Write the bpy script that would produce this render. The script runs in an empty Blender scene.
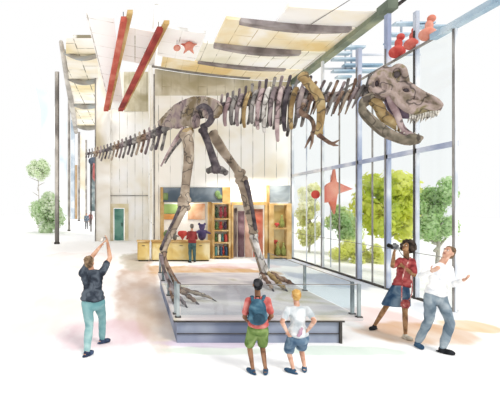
import bpy, bmesh, math, random
from mathutils import Vector, Matrix, noise
random.seed(7)
S = bpy.context.scene
COL = S.collection
# ------------------------------------------------------------------ camera, world, sun, exposure
F = 450.0; VX = 135.0; VY = 207.0; H = 2.4
cd = bpy.data.cameras.new('camera'); cam = bpy.data.objects.new('camera', cd); COL.objects.link(cam)
cam.location = (0, 0, H); cam.rotation_euler = (math.pi/2, 0, 0)
cd.sensor_width = 36; cd.lens = 36*F/500; cd.shift_x = (250-VX)/500; cd.shift_y = (VY-203.5)/500
cd.clip_end = 500
S.camera = cam
w = bpy.data.worlds.new('world'); S.world = w; w.use_nodes = True
w.node_tree.nodes['Background'].inputs[0].default_value = (1.0, 1.0, 1.0, 1)
w.node_tree.nodes['Background'].inputs[1].default_value = 1.0
sd = bpy.data.lights.new('sun', 'SUN'); sun = bpy.data.objects.new('sun', sd); COL.objects.link(sun)
sd.energy = 1.65; sd.angle = math.radians(18); sd.color = (1, .97, .92)
sun.rotation_euler = (math.radians(42), 0, math.radians(28))
S.view_settings.view_transform = 'Standard'; S.view_settings.look = 'None'
S.view_settings.exposure = 0.0; S.view_settings.gamma = 1; S.view_settings.use_curve_mapping = False

# ------------------------------------------------------------------ helpers
def P(px, py, D): return Vector(((px-VX)/F*D, D, H-(py-VY)/F*D))
def G(px, py, z=0.0):
    D = F*(H-z)/(py-VY); return P(px, py, D)
def lin(h):
    h = h.lstrip('#'); r = []
    for i in (0, 2, 4):
        c = int(h[i:i+2], 16)/255; r.append(c/12.92 if c <= .04045 else ((c+.055)/1.055)**2.4)
    return (*r, 1)
def pigment(h, k=.16):
    c = lin(h); l = .3*c[0]+.6*c[1]+.1*c[2]; d = .93 if l < .6 else .93+.07*(l-.6)/.4
    return tuple((v*(1-k)+l*k)*d for v in c[:3])+(1,)
MC = {}
def wash(name, cols, scale=3.0, rough=.85, bump=.0, detail=3, metallic=0, spread=.16, pen=0):
    """procedural watercolour-like mottled colour: noise through a ramp of the given colours"""
    if name in MC: return MC[name]
    m = bpy.data.materials.new(name); m.use_nodes = True; nt = m.node_tree; N = nt.nodes; L = nt.links
    b = N['Principled BSDF']; b.inputs['Roughness'].default_value = rough; b.inputs['Metallic'].default_value = metallic
    b.inputs['Specular IOR Level'].default_value = .2
    tc = N.new('ShaderNodeTexCoord'); no = N.new('ShaderNodeTexNoise'); no.inputs['Scale'].default_value = scale
    no.inputs['Detail'].default_value = detail; no.inputs['Distortion'].default_value = .6
    L.new(tc.outputs['Object'], no.inputs['Vector'])
    cr = N.new('ShaderNodeValToRGB'); L.new(no.outputs['Fac'], cr.inputs['Fac'])
    n = len(cols); els = cr.color_ramp.elements
    for i, c in enumerate(cols):
        p = .5 + (i-(n-1)/2)/max(1, n-1)*2*spread if n > 1 else .5
        if i < 2: e = els[i]; e.position = p
        else: e = els.new(p)
        e.color = pigment(c)
    if n == 1: els.remove(els[1])
    L.new(cr.outputs['Color'], b.inputs['Base Color'])
    if pen:      # wandering dark cracks
        n4 = N.new('ShaderNodeTexNoise'); n4.inputs['Scale'].default_value = pen; n4.inputs['Detail'].default_value = 1.5; L.new(tc.outputs['Object'], n4.inputs['Vector'])
        ma = N.new('ShaderNodeMath'); ma.operation = 'SUBTRACT'; L.new(n4.outputs['Fac'], ma.inputs[0]); ma.inputs[1].default_value = .47
        mb = N.new('ShaderNodeMath'); mb.operation = 'ABSOLUTE'; L.new(ma.outputs[0], mb.inputs[0])
        mc = N.new('ShaderNodeMapRange'); mc.inputs[1].default_value = .008; mc.inputs[2].default_value = .028; mc.inputs[3].default_value = .75; mc.inputs[4].default_value = 0; L.new(mb.outputs[0], mc.inputs[0])
        mx = N.new('ShaderNodeMix'); mx.data_type = 'RGBA'; L.new(mc.outputs[0], mx.inputs[0]); L.new(cr.outputs['Color'], mx.inputs[6]); mx.inputs[7].default_value = lin('#3a3432'); L.new(mx.outputs[2], b.inputs['Base Color'])
    if bump:
        bp = N.new('ShaderNodeBump'); bp.inputs['Strength'].default_value = bump; bp.inputs['Distance'].default_value = .02
        n2 = N.new('ShaderNodeTexNoise'); n2.inputs['Scale'].default_value = scale*6; L.new(tc.outputs['Object'], n2.inputs['Vector'])
        L.new(n2.outputs['Fac'], bp.inputs['Height']); L.new(bp.outputs['Normal'], b.inputs['Normal'])
    MC[name] = m; return m
def boards(name, cols, seam, w=.5, h=3.0, axes='XZ', th=.03, scale=.5, spread=.16, off=.5):
    """boards / tiles with thin ink-dark joints, laid out in the object's own coordinates"""
    m = wash(name, cols, scale, spread=spread); nt = m.node_tree; N = nt.nodes; L = nt.links
    tc = [n for n in N if n.type == 'TEX_COORD'][0]
    sp = N.new('ShaderNodeSeparateXYZ'); cb = N.new('ShaderNodeCombineXYZ'); L.new(tc.outputs['Object'], sp.inputs[0])
    L.new(sp.outputs[axes[0]], cb.inputs[1]); L.new(sp.outputs[axes[1]], cb.inputs[0])
    br = N.new('ShaderNodeTexBrick'); L.new(cb.outputs[0], br.inputs['Vector'])
    br.offset = off; br.inputs['Scale'].default_value = 1; br.inputs['Brick Width'].default_value = h
    br.inputs['Row Height'].default_value = w; br.inputs['Mortar Size'].default_value = th/2; br.inputs['Mortar Smooth'].default_value = .2
    n3 = N.new('ShaderNodeTexNoise'); n3.inputs['Scale'].default_value = 1.3; L.new(tc.outputs['Object'], n3.inputs['Vector'])
    mr = N.new('ShaderNodeMapRange'); mr.inputs[1].default_value = .42; mr.inputs[2].default_value = .55; mr.inputs[3].default_value = .15; mr.inputs[4].default_value = 1
    L.new(n3.outputs['Fac'], mr.inputs[0])
    mu = N.new('ShaderNodeMath'); mu.operation = 'MULTIPLY'; L.new(br.outputs['Fac'], mu.inputs[0]); L.new(mr.outputs[0], mu.inputs[1])
    mx = N.new('ShaderNodeMix'); mx.data_type = 'RGBA'; L.new(mu.outputs[0], mx.inputs[0])
    cr = [n for n in N if n.type == 'VALTORGB'][0]; L.new(cr.outputs['Color'], mx.inputs[6]); mx.inputs[7].default_value = lin(seam)
    L.new(mx.outputs[2], N['Principled BSDF'].inputs['Base Color'])
    return m
def glass(name, tint, a=.06):
    m = bpy.data.materials.new(name); m.use_nodes = True; nt = m.node_tree; N = nt.nodes; L = nt.links
    t = N.new('ShaderNodeBsdfTransparent'); t.inputs[0].default_value = lin(tint)
    g = N.new('ShaderNodeBsdfGlossy'); g.inputs['Roughness'].default_value = .05
    mx = N.new('ShaderNodeMixShader'); mx.inputs[0].default_value = a
    L.new(t.outputs[0], mx.inputs[1]); L.new(g.outputs[0], mx.inputs[2]); L.new(mx.outputs[0], N['Material Output'].inputs[0])
    return m
def obj(name, bm, mat, parent=None, smooth=False, loc=None):
    me = bpy.data.meshes.new(name); bm.to_mesh(me); bm.free()
    if smooth:
        for p in me.polygons: p.use_smooth = True
    o = bpy.data.objects.new(name, me); COL.objects.link(o)
    if mat: me.materials.append(mat)
    if loc is not None:
        me.transform(Matrix.Translation(-Vector(loc))); o.location = loc
    if parent: setp(o, parent)
    return o
def world_loc(o):
    v = Vector((0, 0, 0)); m = Matrix.Identity(4); q = o; ch = []
    while q: ch.append(q); q = q.parent
    for q in reversed(ch): m = m @ Matrix.LocRotScale(q.location, q.rotation_euler, q.scale)
    return m
def setp(o, parent):
    inv = world_loc(parent).inverted()
    m = inv @ Matrix.LocRotScale(o.location, o.rotation_euler, o.scale)
    o.parent = parent; l, r, s = m.decompose(); o.location = l; o.rotation_euler = r.to_euler(); o.scale = s
def thing(name, label, cat, loc=(0, 0, 0), group=None):
    o = bpy.data.objects.new(name, None); COL.objects.link(o); o.location = loc; o.empty_display_size = .1
    return tag(o, label, cat, group)
def tag(o, label, cat, group=None):
    o['label'] = label; o['category'] = cat
    if group: o['group'] = group
    return o
def struct(o): o['kind'] = 'structure'; return o
def BM(): return bmesh.new()
def box(bm, a, b, bev=0):
    a = Vector(a); b = Vector(b); c = (a+b)/2; d = b-a
    r = bmesh.ops.create_cube(bm, size=1, matrix=Matrix.Translation(c) @ Matrix.Diagonal((abs(d.x), abs(d.y), abs(d.z), 1)))
    if bev:
        es = list({e for v in r['verts'] for e in v.link_edges}); bmesh.ops.bevel(bm, geom=es, offset=bev, segments=2, affect='EDGES')
    return bm
def frame_at(p, t, up=Vector((0, 0, 1))):
    t = t.normalized(); x = up.cross(t)
    if x.length < 1e-3: x = Vector((1, 0, 0)).cross(t)
    x.normalize(); y = t.cross(x); return x, y
def tube(bm, pts, rad, seg=10, flat=1.0, cap=True, up=Vector((0, 0, 1))):
    """lofted tube with rounded ends; rad = list; flat scales the sideways axis"""
    pts = [Vector(p) for p in pts]; n = len(pts)
    if isinstance(rad, (int, float)): rad = [rad]*n
    t0 = (pts[1]-pts[0]).normalized(); t1 = (pts[-1]-pts[-2]).normalized()
    if cap:
        A = [(pts[0]-t0*rad[0]*.85, rad[0]*.3), (pts[0]-t0*rad[0]*.6, rad[0]*.75)]
        B = [(pts[-1]+t1*rad[-1]*.6, rad[-1]*.75), (pts[-1]+t1*rad[-1]*.85, rad[-1]*.3)]
    else: A = B = []
    L = A+list(zip(pts, rad))+B
    rings = []; x = None
    for i, (p, r) in enumerate(L):
        t = (L[min(i+1, len(L)-1)][0]-L[max(i-1, 0)][0]).normalized()
        if x is None: x, y = frame_at(p, t, up)
        else:
            x = (x-t*x.dot(t)); x.normalize(); y = t.cross(x)
        rings.append([bm.verts.new(p+x*math.cos(2*math.pi*k/seg)*r*flat+y*math.sin(2*math.pi*k/seg)*r) for k in range(seg)])
    for a, b in zip(rings, rings[1:]):
        for k in range(seg): bm.faces.new((a[k], a[(k+1) % seg], b[(k+1) % seg], b[k]))
    bm.faces.new(rings[0][::-1]); bm.faces.new(rings[-1])
    return bm
def spline(pts, rad, k=5):
    out = []; ro = []; n = len(pts)
    for i in range(n-1):
        p0, p1, p2, p3 = pts[max(i-1, 0)], pts[i], pts[i+1], pts[min(i+2, n-1)]
        r0, r1, r2, r3 = rad[max(i-1, 0)], rad[i], rad[i+1], rad[min(i+2, n-1)]
        for j in range(k):
            t = j/k; f = lambda a, b, c, d: .5*((2*b)+(c-a)*t+(2*a-5*b+4*c-d)*t*t+(3*b-a-3*c+d)*t**3)
            out.append(f(p0, p1, p2, p3)); ro.append(max(.002, f(r0, r1, r2, r3)))
    out.append(pts[-1]); ro.append(rad[-1]); return out, ro
def ell(bm, c, r, M=None, sub=3):
    m = Matrix.Translation(Vector(c)) @ ((M or Matrix.Identity(3)).to_4x4()) @ Matrix.Diagonal((*r, 1))
    bmesh.ops.create_icosphere(bm, subdivisions=sub, radius=1, matrix=m); return bm
def cone(bm, a, b, ra, rb, seg=14):
    ell(bm, a, (ra,)*3, sub=2); ell(bm, b, (rb,)*3, sub=2); tube(bm, [a, b], [ra, rb], seg=seg, cap=False)
def prism(bm, outline, off):
    """closed solid between outline+off and outline-off (off: vector or function(point))"""
    f = off if callable(off) else (lambda p: off)
    A = [bm.verts.new(p+f(p)) for p in outline]; B = [bm.verts.new(p-f(p)) for p in outline]; n = len(A)
    bm.faces.new(A); bm.faces.new(B[::-1])
    for i in range(n): bm.faces.new((A[i], B[i], B[(i+1) % n], A[(i+1) % n]))
    return bm
def fuse(o, voxel, smooth=4, disp=0.0, dscale=6.0, cutters=None, fac=.5):
    """melt the overlapping pieces into one continuous skin and bake it"""
    bmt = bmesh.new(); bmt.from_mesh(o.data); bmesh.ops.triangulate(bmt, faces=bmt.faces[:]); bmesh.ops.recalc_face_normals(bmt, faces=bmt.faces[:]); bmt.to_mesh(o.data); bmt.free()
    md = o.modifiers.new('r', 'REMESH'); md.mode = 'VOXEL'; md.voxel_size = voxel
    if cutters:
        for c in cutters:
            b = o.modifiers.new('b', 'BOOLEAN'); b.operation = 'DIFFERENCE'; b.object = c; b.solver = 'EXACT'
    if smooth:
        s = o.modifiers.new('s', 'SMOOTH'); s.iterations = smooth; s.factor = fac
    dg = bpy.context.evaluated_depsgraph_get(); dg.update()
    me = bpy.data.meshes.new_from_object(o.evaluated_get(dg), depsgraph=dg)
    for m in list(o.modifiers): o.modifiers.remove(m)
    old = o.data; mats = [m for m in old.materials]; o.data = me; me.name = o.name
    if not me.materials:
        for m in mats: me.materials.append(m)
    bpy.data.meshes.remove(old)
    if disp:
        nv = [v.normal.copy() for v in me.vertices]
        for v, n in zip(me.vertices, nv):
            v.co += n*disp*noise.noise(v.co*dscale)
    for p in me.polygons: p.use_smooth = True
    if cutters:
        for c in cutters: bpy.data.objects.remove(c)
    return o

INK = wash('ink', ['#3b3836', '#5a5552'], 4)
INKS = wash('ink_soft', ['#77736f', '#a5a19c'], 2)
WHITE = wash('paper_white', ['#f6f4f0', '#ffffff'], 2)

# ------------------------------------------------------------------ FLOOR
def floor_material():
    m = bpy.data.materials.new('floor_wash'); m.use_nodes = True; nt = m.node_tree; N = nt.nodes; L = nt.links
    b = N['Principled BSDF']; b.inputs['Roughness'].default_value = .7; b.inputs['Specular IOR Level'].default_value = .1
    tc = N.new('ShaderNodeTexCoord')
    no = N.new('ShaderNodeTexNoise'); no.inputs['Scale'].default_value = .9; no.inputs['Detail'].default_value = 5; mp = N.new('ShaderNodeMapping'); mp.inputs['Scale'].default_value = (1, .35, 1); L.new(tc.outputs['Object'], mp.inputs['Vector']); L.new(mp.outputs[0], no.inputs['Vector'])
    n2 = N.new('ShaderNodeTexNoise'); n2.inputs['Scale'].default_value = 1.6; n2.inputs['Detail'].default_value = 6; L.new(mp.outputs[0], n2.inputs['Vector'])
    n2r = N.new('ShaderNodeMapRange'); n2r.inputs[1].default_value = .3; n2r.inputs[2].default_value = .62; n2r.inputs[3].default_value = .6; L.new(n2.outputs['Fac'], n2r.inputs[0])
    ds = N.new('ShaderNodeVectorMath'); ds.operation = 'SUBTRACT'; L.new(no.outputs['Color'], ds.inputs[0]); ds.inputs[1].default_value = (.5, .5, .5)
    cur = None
    # colour washes: (centre x, centre y, radius x, radius y, colour, strength)
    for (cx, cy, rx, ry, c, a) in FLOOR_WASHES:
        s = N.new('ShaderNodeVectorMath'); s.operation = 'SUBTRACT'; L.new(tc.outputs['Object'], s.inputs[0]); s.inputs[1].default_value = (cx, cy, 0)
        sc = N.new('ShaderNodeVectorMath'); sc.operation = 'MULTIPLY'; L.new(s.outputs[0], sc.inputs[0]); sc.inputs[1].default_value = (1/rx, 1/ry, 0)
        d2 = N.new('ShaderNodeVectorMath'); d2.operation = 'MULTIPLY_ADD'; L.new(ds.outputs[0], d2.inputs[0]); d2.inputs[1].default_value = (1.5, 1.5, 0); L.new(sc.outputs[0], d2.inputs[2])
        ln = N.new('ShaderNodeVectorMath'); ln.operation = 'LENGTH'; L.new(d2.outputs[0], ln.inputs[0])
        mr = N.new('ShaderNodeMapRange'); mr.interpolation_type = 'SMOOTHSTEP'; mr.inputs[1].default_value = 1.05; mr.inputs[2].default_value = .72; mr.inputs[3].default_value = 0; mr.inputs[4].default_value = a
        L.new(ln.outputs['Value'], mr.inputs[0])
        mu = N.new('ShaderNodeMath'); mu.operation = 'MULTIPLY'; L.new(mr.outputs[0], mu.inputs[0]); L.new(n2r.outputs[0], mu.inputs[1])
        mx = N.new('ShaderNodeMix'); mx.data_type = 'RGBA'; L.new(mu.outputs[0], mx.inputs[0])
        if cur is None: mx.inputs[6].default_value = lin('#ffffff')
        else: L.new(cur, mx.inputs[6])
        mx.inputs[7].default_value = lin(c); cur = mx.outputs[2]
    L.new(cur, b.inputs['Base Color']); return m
def fw(px, py, hx, hy, c, a):          # a colour wash on the floor whose middle is near this spot
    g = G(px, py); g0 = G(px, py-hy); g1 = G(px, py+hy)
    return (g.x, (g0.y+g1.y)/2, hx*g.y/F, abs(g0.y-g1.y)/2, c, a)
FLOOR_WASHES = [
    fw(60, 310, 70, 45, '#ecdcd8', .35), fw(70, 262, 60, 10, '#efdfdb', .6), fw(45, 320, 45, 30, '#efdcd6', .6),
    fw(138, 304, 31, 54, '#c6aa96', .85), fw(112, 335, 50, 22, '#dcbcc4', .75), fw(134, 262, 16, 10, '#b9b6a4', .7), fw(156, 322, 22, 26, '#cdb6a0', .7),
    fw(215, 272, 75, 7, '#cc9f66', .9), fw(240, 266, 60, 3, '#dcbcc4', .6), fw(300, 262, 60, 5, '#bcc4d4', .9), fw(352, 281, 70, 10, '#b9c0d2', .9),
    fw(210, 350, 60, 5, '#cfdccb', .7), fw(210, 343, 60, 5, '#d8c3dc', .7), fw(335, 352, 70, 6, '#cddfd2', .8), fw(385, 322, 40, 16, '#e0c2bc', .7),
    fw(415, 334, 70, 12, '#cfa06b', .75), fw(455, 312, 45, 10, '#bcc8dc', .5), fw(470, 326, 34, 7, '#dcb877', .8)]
FLOORM = floor_material()
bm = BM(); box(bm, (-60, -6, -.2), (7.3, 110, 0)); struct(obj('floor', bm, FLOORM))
bm = BM(); box(bm, (7.3, -6, -.25), (70, 110, -.02)); struct(obj('ground_outside', bm, WHITE))

# ------------------------------------------------------------------ WALLS
WALLM = boards('wall_boards', ['#f3ead4', '#fbf8f0', '#ffffff'], '#a5a098', w=.55, h=60, th=.03, scale=.35)
UPM = boards('upper_wall_boards', ['#b9ad88', '#cdc3a4', '#e6e0cd'], '#9b9178', w=.42, h=4, th=.03, scale=.8)
SW = 21.0                                            # the shop wall
z_of = lambda py, D: H-(py-VY)/F*D
x_of = lambda px, D: (px-VX)/F*D
xs0, xs1 = .93, 7.3
# ceiling height along the shop wall follows the vaulted roof
def vault(x): return 8.25+.55*((7.3-x)/6.0)**1.7 if x < 7.3 else 8.25
bm = BM()
box(bm, (xs0, SW, 0), (x_of(160, SW), SW+.3, 7.6)); box(bm, (x_of(160, SW), SW, 3.33), (xs1, SW+.3, 7.6))
box(bm, (x_of(230, SW), SW, 2.62), (x_of(268, SW), SW+.3, 3.33)); box(bm, (x_of(290.5, SW), SW, 0), (xs1, SW+.3, 3.33))
struct(obj('wall_back', bm, WALLM))
bm = BM(); n = 14
xs = [xs0+(xs1-xs0)*i/n for i in range(n+1)]
prism(bm, [Vector((x, SW+.1, 7.6)) for x in xs]+[Vector((x, SW+.1, vault(x)-.02)) for x in reversed(xs)], Vector((0, .14, 0)))
struct(obj('wall_back_upper', bm, UPM))
DW = 32.0
xl, xr = x_of(98, DW), x_of(149, DW)
bm = BM()
dx0, dx1, dz = x_of(113.5, DW), x_of(124.5, DW), z_of(208, DW)
box(bm, (xl, DW, 0), (dx0, DW+.3, 12)); box(bm, (dx1, DW, 0), (xr+.3, DW+.3, 12)); box(bm, (dx0, DW, dz), (dx1, DW+.3, 12))
struct(obj('wall_left', bm, WALLM))
bm = BM(); box(bm, (x_of(124, DW), DW-.06, 9.2), (xr+.3, DW, 12)); struct(obj('wall_left_upper', bm, UPM))
bm = BM(); box(bm, (xs0, SW+.3, 0), (xs0+.25, DW, 12.0)); struct(obj('wall_side', bm, boards('side_boards', ['#ece1c8', '#f8f4ea', '#ffffff'], '#8f8a82', w=1.4, h=3, axes='YZ', th=.05, scale=.3)))
bm = BM(); box(bm, (xl-.1, DW-.5, 0), (x_of(110, DW-.5), DW-.01, z_of(30, DW-.5))); struct(obj('trim_1', bm, wash('pier', ['#d6c8a6', '#f2ece0', '#fffefb'], .35)))
bm = BM(); box(bm, (xl-.18, DW-.56, 0), (xl-.1, DW-.45, z_of(30, DW-.5))); struct(obj('trim_2', bm, INKS))
bm = BM(); box(bm, (xl, DW-.06, z_of(196, DW)), (xr, DW-.01, z_of(196, DW)+.05)); struct(obj('trim_3', bm, INKS))
bm = BM(); box(bm, (xs0-.07, SW-.02, 0), (xs0, SW+.05, 8.6)); struct(obj('trim_4', bm, INKS))
# teal door with a cream surround
d = bpy.data.objects.new('door_1', None); COL.objects.link(d); d.location = (dx0, DW, 0); struct(d)
TEAL = wash('teal_door', ['#4f8f83', '#6aa898', '#7fb5a6'], 1.2); CREAM = wash('cream', ['#e6d7a8', '#f3ead0'], 1)
bm = BM(); box(bm, (dx0+.05, DW+.05, .02), (dx1-.05, DW+.13, dz-.05), .01); obj('door_panel', bm, TEAL, d)
bm = BM(); box(bm, (dx0-.28, DW-.06, 0), (dx0, DW-.0, dz+.3)); box(bm, (dx1, DW-.06, 0), (dx1+.28, DW-.0, dz+.3)); box(bm, (dx0, DW-.06, dz), (dx1, DW-.0, dz+.3))
obj('door_frame', bm, CREAM, d)
bm = BM(); tube(bm, [(dx1-.18, DW+.0, 1.05), (dx1-.18, DW, 1.25)], .03); obj('door_handle', bm, INK, d)

# ------------------------------------------------------------------ CEILING: vault of boarded panels between dark curved beams
YEL = boards('panel_yellow', ['#f3d48a', '#f9e9c0', '#fffaf0'], '#c9b483', w=.7, h=4, axes='XY', th=.03, scale=.5)
PALE = boards('panel_pale', ['#ece8cf', '#fbf8ea', '#ffffff'], '#a8a28c', w=.55, h=4, axes='XY', th=.035, scale=.5)
PWHITE = boards('panel_white', ['#ffffff', '#ffffff'], '#b9b5ac', w=1.35, h=1.7, axes='YX', th=.05, scale=.5, off=0)
def zc(x, D): return vault(x)+.0*D
def panel(x0, x1, D0, D1, mat, name='ceiling_panel', dz=0):
    n = 12; bm = BM(); top = []; bot = []
    for D in (D0, D1):
        top.append([bm.verts.new((x0+(x1-x0)*i/n, D, zc(x0+(x1-x0)*i/n, D)+.12+dz)) for i in range(n+1)])
        bot.append([bm.verts.new((x0+(x1-x0)*i/n, D, zc(x0+(x1-x0)*i/n, D)+.02+dz)) for i in range(n+1)])
    for i in range(n):
        bm.faces.new((top[0][i], top[0][i+1], top[1][i+1], top[1][i])); bm.faces.new((bot[0][i+1], bot[0][i], bot[1][i], bot[1][i+1]))
        bm.faces.new((top[0][i+1], top[0][i], bot[0][i], bot[0][i+1])); bm.faces.new((top[1][i], top[1][i+1], bot[1][i+1], bot[1][i]))
    bm.faces.new((top[0][0], top[1][0], bot[1][0], bot[0][0])); bm.faces.new((top[0][n], bot[0][n], bot[1][n], top[1][n]))
    return obj(name, bm, mat, CE)
CE = bpy.data.objects.new('ceiling', None); COL.objects.link(CE); CE.location = (4, 18, 8.4); struct(CE)
panel(1.2, 7.2, 19.3, 21.0, YEL); panel(2.6, 7.25, 17.1, 19.2, PALE); panel(3.0, 7.3, 14.8, 17.0, YEL); panel(4.6, 7.3, 13.5, 14.7, wash('panel_faint', ['#fdf0d0', '#fffaf0', '#ffffff'], .5))
panel(.95, 2.55, 16.2, 19.25, PWHITE); panel(-.6, .9, 17.0, 21.0, PWHITE, dz=.1)
panel(-1.75, -.75, 15.8, 31.3, PWHITE, dz=-.15)
BEAM = wash('mauve_beam', ['#756a69', '#968b8a', '#bab0ad'], 1.2)
def ceiling_beam(px0, py0, px1, py1, D, th, dark=BEAM):
    a = P(px0, py0, D); b = P(px1, py1, D); n = 14; pts = []
    for i in range(n+1):
        t = i/n; xx = a.x+(b.x-a.x)*t; pts.append(Vector((xx, D, vault(xx)+.04)))
    bm = BM(); outline = pts+[p+Vector((0, 0, -th*(.35+.65*math.sin(math.pi*min(1, .12+.75*i/n))))) for i, p in reversed(list(enumerate(pts)))]
    prism(bm, outline, Vector((0, .13, 0))); return obj('ceiling_beam', bm, dark, CE)
ceiling_beam(240, 18, 350, 30, 14.75, .22); ceiling_beam(214, 41, 300, 56, 17.05, .25); ceiling_beam(198, 60, 285, 68, 19.25, .13)
ceiling_beam(152, 62, 250, 80, 20.8, .05, INKS)
GREEN = wash('green_grey_beam', ['#5e6b5c', '#7f8b78', '#a8ad8c'], .8)
bm = BM(); box(bm, (7.25, 12.9, 8.1), (7.55, 21.0, 8.36)); obj('edge_beam', bm, GREEN, CE)
bm = BM(); box(bm, (7.56, 12.5, 8.2), (7.62, 21.0, 8.28)); obj('edge_cable', bm, INK, CE)
bm = BM(); tube(bm, [P(310, 25, 14.6), P(356, -4, 12.6)], .012); obj('roof_wire', bm, INKS, CE)
# two red beams hung below the roof, ochre-sided
RED = wash('red_beam', ['#b8402f', '#cf5a45', '#de7c66'], .7); OCH = wash('ochre_side', ['#b98a3a', '#d3ac62', '#e2c88a'], .7); DRED = wash('dark_red_beam', ['#8f2c28', '#b43c34', '#c85546'], .7)
for (p0, p1, lab, m) in (((124, 19, 15.1), (106, 110, 28.8), 'long coral red ceiling beam nearest the pale corner pier', RED), ((160, 29, 15.6), (120.5, 110, 28.8), 'long dark red ceiling beam, the right one of the pair', DRED)):
    a = P(*p0); b = P(*p1); t = (b-a); s = Vector((.1, 0, 0))
    r = thing('ceiling_rail', lab, 'beam', a, 'painted rails under the roof')
    bm = BM(); prism(bm, [a-s, a+s, b+s*1.5, b-s*1.5], Vector((0, 0, .09))); obj('red_flange', bm, m, r)
    bm = BM(); a2 = a+Vector((.2, -.35, .1)); prism(bm, [a2-s*.8, a2+s, b+s*1.5+Vector((.12, 0, .05)), b+s*.2+Vector((.12, 0, .05))], Vector((0, 0, .06))); obj('ochre_flange', bm, OCH, r)
    for k in range(5):
        bm = BM(); q = a.lerp(b, k/4*.96+.02); tube(bm, [q, q+Vector((0, 0, .35))], .015, 6); obj('hanger', bm, INK, r)
# coral spotlights hung from the white panels
CORAL = wash('coral', ['#d9614a', '#e98a70', '#f0a48c'], 3)
for (px, py, r, lab) in ((177, 48, .14, 'small round coral lamp hanging under the white ceiling'), (189, 46, .19, 'larger star-shaped coral lamp hanging right of the round one')):
    c = P(px, py, 17.2); t = thing('hanging_lamp', lab, 'lamp', c)
    bm = BM(); ell(bm, c, (r, r, r*.85))
    if r > .15:
        for k in range(5):
            an = k*2*math.pi/5+.3; tube(bm, [c, c+Vector((math.cos(an), .2, math.sin(an)))*r*1.7], [r*.6, r*.12], 8)
    o = obj('lamp_shade', bm, CORAL, t); fuse(o, .02, 3)
    bm = BM(); tube(bm, [c+Vector((0, 0, r*.7)), Vector((c.x, c.y, vault(c.x)+.05))], .01, 6); obj('cord', bm, INK, t)

# ------------------------------------------------------------------ LEFT: open canopy, posts, far things
CAN = thing('canopy_roof', 'boarded yellow canopy roof on curved grey ribs left of the pale pier', 'canopy', P(85, 90, 32))
YB = boards('canopy_boards', ['#f3e0a8', '#fbf2dc', '#ffffff'], '#8d8570', w=1.1, h=1.6, axes='XY', th=.07, scale=.25)
cz = 11.5
def CP(px, D): return Vector((x_of(px, D), D, cz))
rows = [(66, 98, 24.0), (66, 98, 26.6), (69, 98, 31.8), (73, 98, 39.5), (77, 98, 50)]
for (a0, a1, D0), (b0, b1, D1) in zip(rows, rows[1:]):
    bm = BM(); prism(bm, [CP(a0, D0), CP(a1, D0), CP(b1, D1), CP(b0, D1)], Vector((0, 0, .08))); o = obj('roof_panel', bm, YB, CAN)
for k, (x0, x1, D) in enumerate(rows[1:]):
    a = CP(x0-2, D)+Vector((0, 0, .1)); b = CP(x1, D)+Vector((0, 0, -.12)); pts = []
    for i in range(9):
        t = i/8; pts.append(a.lerp(b, t)+Vector((0, 0, -.3*math.sin(math.pi*t))))
    bm = BM(); tube(bm, pts, [.17*D/30]*9, 8); obj('roof_rib', bm, wash('grey_rib', ['#8c8880', '#b1aba0', '#a9b7bf'], .6), CAN, True)
bm = BM(); tube(bm, [P(61, 42, 25), P(67, 78, 32), P(73, 112, 42), P(76, 132, 55)], [.12, .2, .25, .25], 8); obj('edge_girder', bm, wash('girder', ['#9b948c', '#beb7ae', '#dcd6cc'], .4), CAN)
POSTM = wash('post_grey', ['#857f7a', '#aaa39b', '#cfc8be'], .8)
for (px, top, bot, D, r, lab) in ((57, 72, 244, None, 2.2, 'tall thick grey post, the nearest of the canopy posts'), (69, 98, 231, None, 1.2, 'thinner dark post second along the canopy'), (79, 132, 221, None, 1.1, 'third canopy post, beside the blue-grey far bay'), (86, 140, 217, None, 1.0, 'farthest canopy post, next to the pale pier')):
    b = G(px, bot); D = b.y; rr = r/F*D
    t = thing('canopy_post', lab, 'post', b, 'canopy posts')
    tp = P(px, top, D)
    bm = BM(); tube(bm, [b, tp], rr, 12, cap=False); obj('shaft', bm, POSTM, t, True)
    bm = BM(); tube(bm, [b, b+Vector((0, 0, .12))], rr*1.3, 12, cap=False); obj('base_plate', bm, INK, t)
    bm = BM(); tube(bm, [b+Vector((rr*.9, -rr*.5, .1)), tp+Vector((rr*.9, -rr*.5, 0))], rr*.18, 6, cap=False); obj('cable', bm, INK, t)
def leafy(name, cols):
    m = wash(name, cols, .5, spread=.14); nt = m.node_tree; N = nt.nodes; L = nt.links
    tr = N.new('ShaderNodeBsdfTranslucent'); mx = N.new('ShaderNodeMixShader'); mx.inputs[0].default_value = .6
    L.new([n for n in N if n.type == 'VALTORGB'][0].outputs[0], tr.inputs[0]); L.new(N['Principled BSDF'].outputs[0], mx.inputs[1]); L.new(tr.outputs[0], mx.inputs[2]); L.new(mx.outputs[0], N['Material Output'].inputs[0]); return m
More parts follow.
